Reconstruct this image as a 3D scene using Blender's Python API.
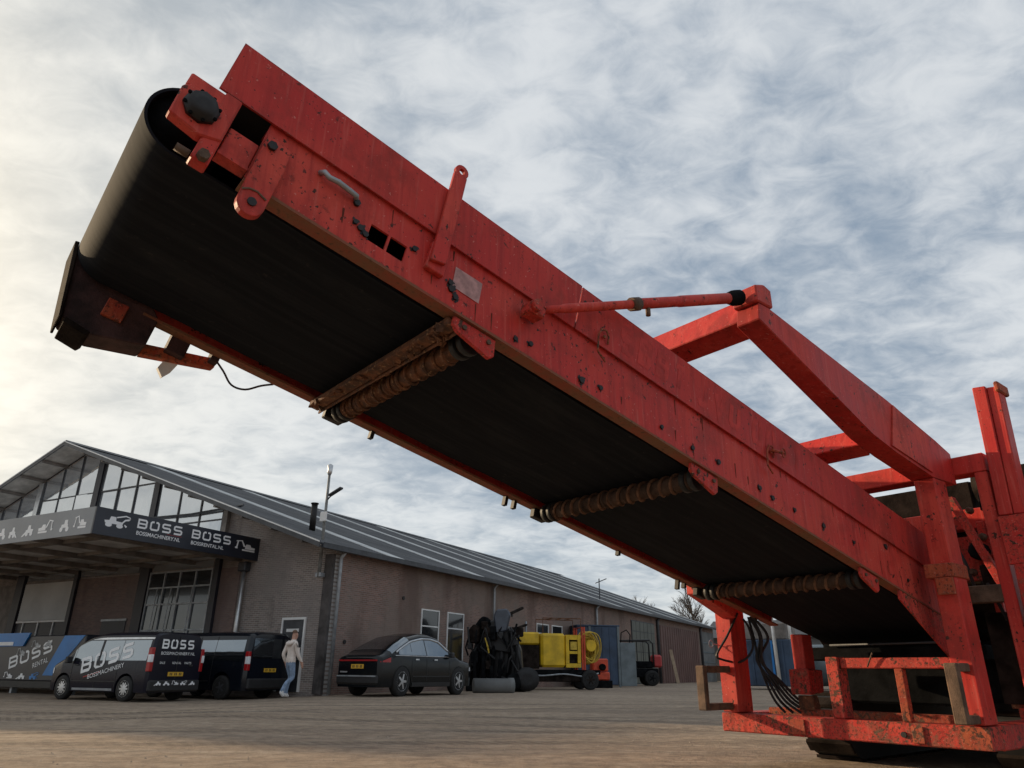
import bpy, bmesh, math, random
import numpy as np
from mathutils import Vector, Matrix, noise as mnoise
R_ = math.radians
random.seed(7)
for o in list(bpy.data.objects):
    bpy.data.objects.remove(o)
scn = bpy.context.scene
COL = scn.collection

# ------------------------------------------------------------------ camera
PITCH, ROLL = R_(21.761), R_(.526)
rt = Vector((1, 0, 0)); fw = Vector((0, math.cos(PITCH), math.sin(PITCH))); up0 = Vector((0, -math.sin(PITCH), math.cos(PITCH)))
cr = rt * math.cos(ROLL) + up0 * math.sin(ROLL)
cu = -rt * math.sin(ROLL) + up0 * math.cos(ROLL)
cam_d = bpy.data.cameras.new('camera'); cam = bpy.data.objects.new('camera', cam_d); COL.objects.link(cam)
cam.matrix_world = Matrix(((cr.x, cu.x, -fw.x, 0), (cr.y, cu.y, -fw.y, 0), (cr.z, cu.z, -fw.z, .75), (0, 0, 0, 1)))
cam_d.sensor_fit = 'HORIZONTAL'; cam_d.sensor_width = 36; cam_d.lens = 718.36 * 36 / 1024
cam_d.clip_start = .05; cam_d.clip_end = 3000
scn.camera = cam

# ------------------------------------------------------------------ sky, sun, exposure
SUN_HEAD, SUN_EL = -60.0, 15.0            # heading clockwise from +Y
sun_dir = Vector((math.sin(R_(SUN_HEAD)) * math.cos(R_(SUN_EL)), math.cos(R_(SUN_HEAD)) * math.cos(R_(SUN_EL)), math.sin(R_(SUN_EL))))
w = bpy.data.worlds.new('World'); scn.world = w; w.use_nodes = True
nt = w.node_tree; nt.nodes.clear()
def wn(t, **k):
    n = nt.nodes.new(t)
    for a, b in k.items(): setattr(n, a, b)
    return n
def wl(a, b): nt.links.new(a, b)
def wmath(op, a, b=None, c=None, clamp=False):
    n = wn('ShaderNodeMath', operation=op); n.use_clamp = clamp
    for i, v in enumerate((a, b, c)):
        if v is None: continue
        if isinstance(v, (int, float)): n.inputs[i].default_value = v
        else: wl(v, n.inputs[i])
    return n.outputs[0]
def wmix(fac, a, b, bt='MIX'):
    n = wn('ShaderNodeMix', data_type='RGBA', blend_type=bt)
    for s, v in ((n.inputs[0], fac), (n.inputs[6], a), (n.inputs[7], b)):
        if isinstance(v, (int, float)): s.default_value = v
        elif isinstance(v, tuple): s.default_value = (*v, 1)
        else: wl(v, s)
    return n.outputs[2]
tc = wn('ShaderNodeTexCoord'); sep = wn('ShaderNodeSeparateXYZ'); wl(tc.outputs['Generated'], sep.inputs[0])
sky = wn('ShaderNodeTexSky', sky_type='NISHITA'); sky.sun_disc = False
sky.sun_elevation = R_(SUN_EL); sky.sun_rotation = R_(SUN_HEAD); sky.air_density = 1.0; sky.dust_density = 1.5; sky.ozone_density = 1.5
zc = wmath('MAXIMUM', sep.outputs[2], 0.0)
den = wmath('ADD', zc, .22)
cmb = wn('ShaderNodeCombineXYZ'); wl(wmath('DIVIDE', sep.outputs[0], den), cmb.inputs[0]); wl(wmath('DIVIDE', sep.outputs[1], den), cmb.inputs[1])
mp = wn('ShaderNodeMapping'); wl(cmb.outputs[0], mp.inputs[0]); mp.inputs['Rotation'].default_value = (0, 0, R_(28)); mp.inputs['Scale'].default_value = (1.0, 1.25, 1)
def wnoise(scale, detail, rough, dist, off):
    m = wn('ShaderNodeMapping'); wl(mp.outputs[0], m.inputs[0]); m.inputs['Location'].default_value = off
    n = wn('ShaderNodeTexNoise', noise_dimensions='3D'); wl(m.outputs[0], n.inputs['Vector'])
    n.inputs['Scale'].default_value = scale; n.inputs['Detail'].default_value = detail; n.inputs['Roughness'].default_value = rough; n.inputs['Distortion'].default_value = dist
    return n.outputs[0]
nA = wnoise(1.1, 3, .5, .3, (3.1, 1.2, 0)); nB = wnoise(4.2, 6, .52, .25, (.4, 7.7, 2)); nC = wnoise(12, 6, .60, .5, (5, 2, 9))
dens = wmath('ADD', wmath('ADD', wmath('MULTIPLY', nA, .40), wmath('MULTIPLY', nB, .34)), wmath('MULTIPLY', nC, .26))
cov = wn('ShaderNodeMapRange'); cov.interpolation_type = 'SMOOTHSTEP'; wl(dens, cov.inputs[0]); cov.inputs[1].default_value = .375; cov.inputs[2].default_value = .615
nrm = wn('ShaderNodeVectorMath', operation='NORMALIZE'); wl(tc.outputs['Generated'], nrm.inputs[0])
dot = wn('ShaderNodeVectorMath', operation='DOT_PRODUCT'); wl(nrm.outputs[0], dot.inputs[0]); dot.inputs[1].default_value = sun_dir
cosg = wmath('MAXIMUM', dot.outputs['Value'], 0.0)
g1 = wmath('POWER', cosg, 5.0); g2 = wmath('POWER', cosg, 28.0)
thick = wmix(cov.outputs[0], (.255, .330, .425), (.73, .76, .785))
cl = wmix(wmath('MULTIPLY', g1, .60), thick, (1.28, 1.16, .90))
cl = wmix(wmath('MULTIPLY', g2, .8), cl, (2.2, 1.8, 1.15))
hz = wmath('POWER', wmath('SUBTRACT', 1.0, zc), 7.0)
cl = wmix(wmath('MULTIPLY', hz, .55), cl, (.70, .73, .73))
skyb = wmix(1.0, sky.outputs[0], (.10, .10, .10), 'MULTIPLY')
tot = wmix(.86, skyb, cl)
bg = wn('ShaderNodeBackground'); wl(tot, bg.inputs[0]); bg.inputs[1].default_value = 1.0
out = wn('ShaderNodeOutputWorld'); wl(bg.outputs[0], out.inputs[0])
sd = bpy.data.lights.new('sun', 'SUN'); sun = bpy.data.objects.new('sun', sd); COL.objects.link(sun)
sd.energy = 5.0; sd.angle = R_(.6); sd.color = (1.0, .76, .48)
sun.rotation_euler = sun_dir.to_track_quat('Z', 'Y').to_euler(); sun.location = (-30, 20, 40)
vs = scn.view_settings; vs.view_transform = 'Standard'; vs.look = 'None'; vs.gamma = 1; vs.exposure = 0.1; vs.use_curve_mapping = False
scn.render.engine = 'CYCLES'

# ------------------------------------------------------------------ material helpers
MATS = {}
class NT:
    def __init__(s, name):
        s.m = bpy.data.materials.new(name); s.m.use_nodes = True; s.t = s.m.node_tree
        s.b = s.t.nodes['Principled BSDF']; s.tc = s.t.nodes.new('ShaderNodeTexCoord')
        MATS[name] = s.m
    def n(s, t, **k):
        n = s.t.nodes.new(t)
        for a, b in k.items(): setattr(n, a, b)
        return n
    def l(s, a, b): s.t.links.new(a, b)
    def put(s, sock, v):
        if isinstance(v, (int, float)): sock.default_value = v
        elif isinstance(v, tuple): sock.default_value = (*v, 1) if len(sock.default_value) == 4 and len(v) == 3 else v
        else: s.l(v, sock)
    def math(s, op, a, b=0.0, clamp=False):
        n = s.n('ShaderNodeMath', operation=op); n.use_clamp = clamp; s.put(n.inputs[0], a); s.put(n.inputs[1], b); return n.outputs[0]
    def mix(s, f, a, b, bt='MIX'):
        n = s.n('ShaderNodeMix', data_type='RGBA', blend_type=bt); s.put(n.inputs[0], f); s.put(n.inputs[6], a); s.put(n.inputs[7], b); return n.outputs[2]
    def map(s, scale=(1, 1, 1), rot=(0, 0, 0), loc=(0, 0, 0), src=None):
        n = s.n('ShaderNodeMapping'); s.l(src or s.tc.outputs['Object'], n.inputs[0])
        n.inputs['Scale'].default_value = scale; n.inputs['Rotation'].default_value = rot; n.inputs['Location'].default_value = loc; return n.outputs[0]
    def noise(s, scale, detail=4, rough=.55, vec=None, dist=0.0):
        n = s.n('ShaderNodeTexNoise'); s.l(vec or s.tc.outputs['Object'], n.inputs['Vector'])
        n.inputs['Scale'].default_value = scale; n.inputs['Detail'].default_value = detail; n.inputs['Roughness'].default_value = rough; n.inputs['Distortion'].default_value = dist
        return n.outputs[0]
    def step(s, v, a, b, lo=0.0, hi=1.0):
        n = s.n('ShaderNodeMapRange'); n.interpolation_type = 'SMOOTHSTEP'; s.put(n.inputs[0], v)
        n.inputs[1].default_value = a; n.inputs[2].default_value = b; n.inputs[3].default_value = lo; n.inputs[4].default_value = hi; return n.outputs[0]
    def bump(s, h, strength=.3, dist=.01):
        n = s.n('ShaderNodeBump'); s.l(h, n.inputs['Height']); n.inputs['Strength'].default_value = strength; n.inputs['Distance'].default_value = dist
        s.l(n.outputs[0], s.b.inputs['Normal'])
    def set(s, col=None, rough=None, metal=None, spec=None, coat=None):
        if col is not None: s.put(s.b.inputs['Base Color'], col)
        if rough is not None: s.put(s.b.inputs['Roughness'], rough)
        if metal is not None: s.put(s.b.inputs['Metallic'], metal)
        if spec is not None: s.put(s.b.inputs['Specular IOR Level'], spec)
        if coat is not None: s.put(s.b.inputs['Coat Weight'], coat)
        return s.m

def red_paint(name, base=(.50, .035, .028), fade=(.56, .070, .048), chip=.60, mud=0.0, rough=.5):
    k = NT(name)
    a = k.noise(1.7, 5, .6); c = k.mix(k.step(a, .38, .66), base, fade)
    st = k.noise(1.0, 5, .65, k.map((22, 22, 1.3))); c = k.mix(k.step(st, .44, .70, 0, .55), c, (.27, .020, .018))
    st2 = k.noise(1.0, 4, .6, k.map((40, 40, 2.2), loc=(3, 1, 7))); c = k.mix(k.step(st2, .55, .72, 0, .35), c, (.58, .15, .12))
    d = k.noise(2.6, 7, .7); c = k.mix(k.step(d, .50, .66, 0, .65), c, (.27, .030, .022))
    ch = k.noise(26, 7, .62); ch2 = k.noise(3.2, 3, .5)
    cm = k.math('MULTIPLY', k.step(ch, chip, chip + .03), k.step(ch2, .47, .56))
    c = k.mix(cm, c, (.045, .020, .014))
    sp = k.noise(70, 3, .5, k.map((1, 1, 1), loc=(5, 2, 1))); c = k.mix(k.step(sp, .69, .72, 0, .9), c, (.03, .015, .012))
    sc = k.noise(1.0, 3, .5, k.map((3, 90, 60), (.4, .3, .2))); c = k.mix(k.step(sc, .68, .72, 0, .5), c, (.62, .26, .22))
    if mud:
        big = k.step(k.noise(2.4, 3, .5), .40, .62)
        fine = k.noise(48, 9, .78); mid = k.noise(13, 9, .75)
        mk = k.math('MULTIPLY', k.step(mid, .56 - mud * .10, .66 - mud * .08), k.math('ADD', k.math('MULTIPLY', big, .8), .2)); c = k.mix(k.math('MULTIPLY', mk, .8), c, (.15, .085, .055))
        c = k.mix(k.step(fine, .56 - mud * .05, .62 - mud * .04, 0, .85), c, (.060, .026, .018))
        c = k.mix(k.step(k.noise(80, 4, .6), .62, .67, 0, .6), c, (.46, .22, .17))
    bv = k.n('ShaderNodeBevel'); bv.samples = 4; bv.inputs['Radius'].default_value = .014; ge = k.n('ShaderNodeNewGeometry')
    dp = k.n('ShaderNodeVectorMath', operation='DOT_PRODUCT'); k.l(bv.outputs[0], dp.inputs[0]); k.l(ge.outputs['Normal'], dp.inputs[1])
    ew = k.math('MULTIPLY', k.step(k.math('SUBTRACT', 1.0, dp.outputs['Value']), .02, .16), k.step(k.noise(18, 6, .7), .45, .60))
    c = k.mix(k.math('MULTIPLY', ew, .8), c, (.085, .040, .028))
    k.bump(k.noise(55, 5, .6), .22, .004)
    return k.set(c, k.step(a, .3, .8, rough - .06, rough + .16), spec=.2)
red = red_paint('red_paint')
red_deep = red_paint('red_paint_smooth', (.46, .030, .026), (.52, .050, .038), .61)
red_worn = red_paint('red_paint_worn', chip=.56, mud=.55, rough=.62)
red_muddy = red_paint('red_paint_muddy', chip=.54, mud=1.0, rough=.7)
red_rust = red_paint('red_paint_rusted', (.34, .06, .03), (.42, .11, .05), .52, mud=.75, rough=.72)

def plain(name, col, rough=.5, metal=0.0, spec=.5, var=.25, vs_=3.0, bump=0.0, coat=None):
    k = NT(name)
    n = k.noise(vs_, 5, .6)
    c = k.mix(k.step(n, .3, .7), tuple(x * (1 - var) for x in col), tuple(min(1, x * (1 + var)) for x in col))
    if bump: k.bump(k.noise(vs_ * 12, 5, .6), bump, .01)
    return k.set(c, rough, metal, spec, coat)
def rust_mat():
    k = NT('rusty_steel'); a = k.noise(12, 7, .7); b = k.noise(45, 5, .65)
    c = k.mix(k.step(a, .35, .65), (.055, .025, .014), (.17, .062, .025)); c = k.mix(k.step(b, .55, .7), c, (.30, .17, .085))
    k.bump(b, .6, .01); return k.set(c, .85)
rust = rust_mat()
roller_m = None
def flange_mat():
    k = NT('rusty_flange_paint'); a = k.noise(6, 7, .7); b = k.noise(40, 5, .65)
    c = k.mix(k.step(a, .35, .62), (.25, .05, .025), (.17, .075, .036)); c = k.mix(k.step(b, .55, .68), c, (.10, .045, .022))
    k.bump(b, .4, .006); return k.set(c, .8)
flange = flange_mat()
def belt_mat():
    k = NT('rubber_belt'); BHa, ICa = R_(50.966), R_(13.07)
    def dotv(v3):
        n = k.n('ShaderNodeVectorMath', operation='DOT_PRODUCT'); k.l(k.tc.outputs['Object'], n.inputs[0]); n.inputs[1].default_value = v3; return n.outputs['Value']
    da = dotv((-math.cos(BHa), math.sin(BHa), 0)); db = dotv((math.sin(BHa) * math.cos(ICa), math.cos(BHa) * math.cos(ICa), -math.sin(ICa)))
    cb_ = k.n('ShaderNodeCombineXYZ'); k.l(k.math('MULTIPLY', db, .35), cb_.inputs[0]); k.l(k.math('MULTIPLY', da, 22.0), cb_.inputs[1])
    n = k.noise(1.0, 6, .6, cb_.outputs[0]); cb2 = k.n('ShaderNodeCombineXYZ'); k.l(k.math('MULTIPLY', db, .8), cb2.inputs[0]); k.l(k.math('MULTIPLY', da, 3.0), cb2.inputs[1])
    d = k.noise(1.0, 7, .65, cb2.outputs[0]); c = k.mix(k.step(n, .40, .68), (.0085, .0100, .0140), (.0135, .0155, .0200))
    c = k.mix(k.step(d, .50, .72, 0, .6), c, (.026, .028, .032)); c = k.mix(k.step(k.noise(16, 6, .7), .62, .70, 0, .4), c, (.045, .043, .042))
    k.bump(n, .2, .004); return k.set(c, .85, spec=.08)
belt_m = belt_mat()
black_rub = plain('black_rubber', (.014, .014, .015), .6, 0, .4, .3, 8)
tyre_m = plain('tyre_rubber', (.020, .020, .020), .75, 0, .3, .3, 9, .3)
dark_steel = plain('dark_greasy_steel', (.009, .0095, .0105), .9, 0, .02, .5, 5, .3)
grime = plain('grimy_machine_steel', (.020, .0155, .0135), .9, 0, .03, .6, 5, .5)
housing_m = plain('dark_maroon_grime', (.045, .022, .022), .75, 0, .3, .6, 7, .4)
roller_rib = plain('rusted_spiral_rib', (.13, .066, .040), .85, 0, .2, .5, 14, .6)
roller_m = plain('worn_brown_roller', (.060, .036, .026), .8, 0, .2, .5, 9, .5)
blackstain = plain('oily_black_bolts', (.012, .010, .010), .55, .2, .5, .4, 20)
brown_steel = plain('brown_weathered_steel', (.115, .072, .048), .75, .2, .4, .4, 12, .5)
alu = plain('brushed_aluminium', (.55, .56, .57), .35, .8, .5, .15, 5)
galv = plain('galvanised_pipe', (.32, .34, .36), .5, .5, .5, .2, 5)
zinc_dark = plain('dark_grey_metal', (.055, .058, .065), .5, .3, .5, .25, 3)
white_p = plain('white_paint', (.72, .72, .71), .5, 0, .5, .08, 3)
white_print = plain('white_print', (.78, .79, .80), .45, 0, .5, .04, 3)
sticker_m = plain('faded_sticker', (.40, .22, .21), .6, 0, .4, .3, 20)
ghost_m = plain('faded_lettering_red', (.45, .040, .033), .55, 0, .2, .25, 9)
sign_navy = plain('navy_sign_panel', (.016, .019, .030), .35, 0, .5, .2, 1)
sign_grey = plain('grey_sign_panel', (.20, .215, .235), .4, 0, .5, .1, 1)
soffit_m = plain('soffit_boards', (.46, .44, .41), .8, 0, .3, .25, 2)
can_soffit = plain('canopy_soffit_boards', (.58, .57, .56), .75, 0, .3, .25, 1.5)
timber = plain('dark_timber', (.20, .18, .165), .8, 0, .3, .3, 2)
col_m = plain('dark_column_paint', (.022, .022, .030), .5, 0, .5, .2, 1)
blind_m = plain('grey_roller_blind', (.52, .52, .51), .7, 0, .3, .1, .8)
door_brown = plain('brown_sheet_door', (.14, .078, .066), .6, 0, .4, .15, .6)
door_grid = plain('grey_green_door_panel', (.105, .11, .09), .5, 0, .5, .25, .5)
yellow = plain('yellow_machine_paint', (.62, .40, .012), .5, 0, .5, .22, 2.2, .1)
yellow_d = plain('dirty_yellow_hose', (.48, .33, .04), .65, 0, .4, .3, 6)
orange_p = plain('orange_red_paint', (.55, .06, .02), .5, 0, .5, .2, 3)
blue_p = plain('blue_panel', (.010, .17, .48), .4, 0, .5, .15, 1)
blue_box = plain('blue_container_paint', (.030, .055, .10), .55, 0, .5, .3, 1.5)
greyteal = plain('grey_teal_panel', (.13, .16, .175), .5, 0, .5, .25, 1.5)
navy_paint = plain('navy_car_paint', (.006, .008, .013), .16, 0, .45, .1, 1, 0, .0)
van_paint = plain('dark_violet_van_paint', (.010, .010, .018), .2, 0, .25, .1, 1, 0, .0)
car_paint = plain('black_green_car_paint', (.004, .006, .008), .14, 0, .35, .1, 1, 0, .0)
black_plastic = plain('black_plastic', (.018, .018, .019), .5, 0, .4, .2, 6)
red_lens = plain('red_tail_lens', (.35, .012, .015), .15, 0, .5, .1, 5)
white_lens = plain('white_lens', (.7, .72, .75), .15, 0, .5, .1, 5)
plate_y = plain('yellow_plate', (.62, .36, .03), .4, 0, .5, .05, 5)
skin_m = plain('skin', (.46, .26, .19), .55, 0, .4, .08, 6)
hood_m = plain('beige_hoodie', (.66, .59, .54), .85, 0, .2, .1, 9, .3)
jean_m = plain('blue_jeans', (.20, .27, .38), .85, 0, .2, .25, 9, .3)
shoe_m = plain('white_shoes', (.66, .66, .66), .6, 0, .4, .1, 9)
hair_m = plain('brown_hair', (.12, .075, .05), .8, 0, .3, .2, 20)
bark = plain('bark', (.07, .058, .048), .9, 0, .2, .3, 6, .5)
silver = plain('silver_rim', (.45, .46, .48), .3, .9, .5, .1, 5)
print_red = plain('red_print', (.40, .03, .03), .45, 0, .5, .05, 3)
concrete = plain('grey_concrete_panel', (.16, .165, .165), .8, 0, .3, .25, .6, .2)

def glass_mat(name, refl=.55, tint=(.62, .66, .70), base=(.03, .035, .04), rough=.04):
    k = NT(name); n = k.n
    g = n('ShaderNodeBsdfGlossy'); g.inputs['Color'].default_value = (*tint, 1); g.inputs['Roughness'].default_value = rough
    wv = k.n('ShaderNodeBump'); k.l(k.noise(1.3, 2, .5), wv.inputs['Height']); wv.inputs['Strength'].default_value = .08; wv.inputs['Distance'].default_value = .05
    k.l(wv.outputs[0], g.inputs['Normal'])
    k.set(base, .15)
    mx = n('ShaderNodeMixShader'); mx.inputs[0].default_value = refl; k.l(k.b.outputs[0], mx.inputs[1]); k.l(g.outputs[0], mx.inputs[2])
    k.l(mx.outputs[0], k.t.nodes['Material Output'].inputs[0]); return k.m
glass_hi = glass_mat('reflective_window_glass', .55, (.78, .80, .82), (.36, .38, .40))  # pale base colour stands in for sky light seen through the panes
glass_lo = glass_mat('dark_window_glass', .05, base=(.02, .022, .025))
glass_car = glass_mat('tinted_car_glass', .42, (.55, .62, .68), (.01, .012, .014))

def brick_mat(name, c1, c2, mortar, axis, stain):
    k = NT(name)
    sp = k.n('ShaderNodeSeparateXYZ'); k.l(k.tc.outputs['Object'], sp.inputs[0])
    cb = k.n('ShaderNodeCombineXYZ'); k.l(sp.outputs[axis], cb.inputs[0]); k.l(sp.outputs[2], cb.inputs[1])
    b = k.n('ShaderNodeTexBrick'); k.l(cb.outputs[0], b.inputs['Vector'])
    b.inputs['Color1'].default_value = (*c1, 1); b.inputs['Color2'].default_value = (*c2, 1); b.inputs['Mortar'].default_value = (*mortar, 1)
    b.inputs['Scale'].default_value = 1; b.inputs['Brick Width'].default_value = .22; b.inputs['Row Height'].default_value = .066
    b.inputs['Mortar Size'].default_value = .0075; b.inputs['Mortar Smooth'].default_value = .2; b.inputs['Bias'].default_value = .0
    n1 = k.noise(.35, 5, .6); n2 = k.noise(1.6, 6, .65); n3 = k.noise(1.0, 4, .6, k.map((.9, .9, .12)))
    c = k.mix(k.step(n1, .40, .60, 0, .75), b.outputs[0], stain); n5 = k.noise(1.0, 4, .6, k.map((.5, .5, .16), loc=(9, 4, 2))); c = k.mix(k.step(n5, .50, .66, 0, .55), c, tuple(x * .55 for x in c2)); c = k.mix(k.step(n2, .5, .78, 0, .4), c, tuple(x * .5 for x in stain))
    c = k.mix(k.step(n3, .5, .75, 0, .3), c, (.22, .21, .19))
    inv = k.math('SUBTRACT', 1.0, b.outputs[1]); k.bump(inv, .6, .012)
    return k.set(c, .88, spec=.25)
brick_front = brick_mat('grey_brown_brick', (.31, .25, .22), (.20, .165, .15), (.42, .41, .39), 0, (.23, .205, .195))
brick_side = brick_mat('red_brown_brick', (.30, .18, .145), (.19, .118, .098), (.30, .27, .245), 1, (.22, .175, .15))
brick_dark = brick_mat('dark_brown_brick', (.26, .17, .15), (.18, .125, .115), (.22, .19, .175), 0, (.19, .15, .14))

def roof_mat(name, col, col2):
    k = NT(name); n = k.noise(.5, 6, .65); n2 = k.noise(1.0, 5, .6, k.map((.25, 5, .25)))
    sp = k.n('ShaderNodeSeparateXYZ'); k.l(k.tc.outputs['Object'], sp.inputs[0])
    s = k.math('SINE', k.math('MULTIPLY', sp.outputs[1], 2 * math.pi / .18))
    c = k.mix(k.step(n, .35, .7), col, col2); c = k.mix(k.step(n2, .45, .75, 0, .5), c, tuple(x * .55 for x in col))
    lap = k.step(k.math('SINE', k.math('MULTIPLY', sp.outputs[0], 2 * math.pi / 1.75)), .93, .99); c = k.mix(k.math('MULTIPLY', lap, .55), c, tuple(x * .45 for x in col))
    n4 = k.noise(1.0, 6, .7, k.map((.5, 1.3, .5), loc=(7, 3, 1))); c = k.mix(k.step(n4, .48, .66, 0, .6), c, tuple(x * .6 for x in col2))
    k.bump(s, .7, .03); return k.set(c, .8, spec=.2)
roof_m = roof_mat('corrugated_roof_sheet', (.085, .088, .096), (.125, .127, .13))
rooflight_m = roof_mat('translucent_rooflight', (.66, .67, .66), (.54, .55, .55))

def ground_mat():
    k = NT('packed_dirt'); O = k.tc.outputs['Object']
    a = k.noise(.22, 6, .6); b = k.noise(1.6, 7, .65); f = k.noise(14, 7, .7); g = k.noise(60, 4, .6)
    tr = k.noise(1.0, 5, .6, k.map((.05, .85, 1), (0, 0, R_(16)))); tr2 = k.noise(1.0, 4, .55, k.map((.10, 2.6, 1), (0, 0, R_(-9))))
    c = k.mix(k.step(a, .35, .68), (.34, .262, .195), (.45, .355, .262))
    c = k.mix(k.step(tr, .45, .68, 0, .75), c, (.23, .178, .134)); c = k.mix(k.step(tr2, .52, .72, 0, .6), c, (.46, .39, .315))
    c = k.mix(k.step(b, .5, .72, 0, .5), c, (.20, .16, .13)); c = k.mix(k.step(f, .52, .68, 0, .55), c, (.45, .385, .32)); c = k.mix(k.step(g, .6, .7, 0, .5), c, (.06, .05, .042))
    gr1 = k.noise(4.5, 9, .78); gr2 = k.noise(1.0, 9, .75, k.map((2.2, 7.0, 1), (0, 0, R_(8))))
    c = k.mix(k.step(gr1, .42, .60, 0, .55), c, (.17, .134, .106)); c = k.mix(k.step(gr2, .52, .64, 0, .55), c, (.54, .45, .355))
    sx = k.n('ShaderNodeSeparateXYZ'); k.l(O, sx.inputs[0]); X, Y = sx.outputs[0], sx.outputs[1]
    def track(e, offs, wd):
        r = None
        for o_ in offs:
            q = k.math('SUBTRACT', 1.0, k.step(k.math('ABSOLUTE', k.math('ADD', k.math('SUBTRACT', e, o_), k.math('MULTIPLY', k.math('SUBTRACT', b, .5), .25))), wd * .6, wd)); r = q if r is None else k.math('MAXIMUM', r, q)
        return r
    e1 = k.math('ADD', k.math('SUBTRACT', Y, 12.0), k.math('ADD', k.math('MULTIPLY', X, .16), k.math('MULTIPLY', k.math('SINE', k.math('MULTIPLY', X, .13)), 1.2)))
    e2 = k.math('SUBTRACT', k.math('SUBTRACT', Y, 17.0), k.math('MULTIPLY', X, .3))
    e3 = k.math('ADD', k.math('SUBTRACT', Y, 9.0), k.math('MULTIPLY', X, -.12))
    tk = k.math('MAXIMUM', track(e1, (0.0, 1.9), .34), k.math('MAXIMUM', track(e2, (0.0, 2.0), .36), track(e3, (0.0, 1.7), .26)))
    tread = k.step(k.math('SINE', k.math('ADD', k.math('MULTIPLY', X, 34.0), k.math('MULTIPLY', Y, 22.0))), -.3, .3)
    tm = k.math('MULTIPLY', tk, k.step(a, .38, .56, .25, 1.0))
    c = k.mix(k.math('MULTIPLY', tm, .42), c, (.14, .112, .09)); c = k.mix(k.math('MULTIPLY', k.math('MULTIPLY', tm, tread), .25), c, (.07, .055, .043))
    h = k.math('ADD', k.math('MULTIPLY', f, .6), k.math('MULTIPLY', g, .35)); h = k.math('ADD', h, k.math('MULTIPLY', tr2, .9))
    h = k.math('ADD', h, k.math('MULTIPLY', gr1, .8)); k.bump(h, .9, .07); return k.set(c, .92, spec=.15)
ground_m = ground_mat()

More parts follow.
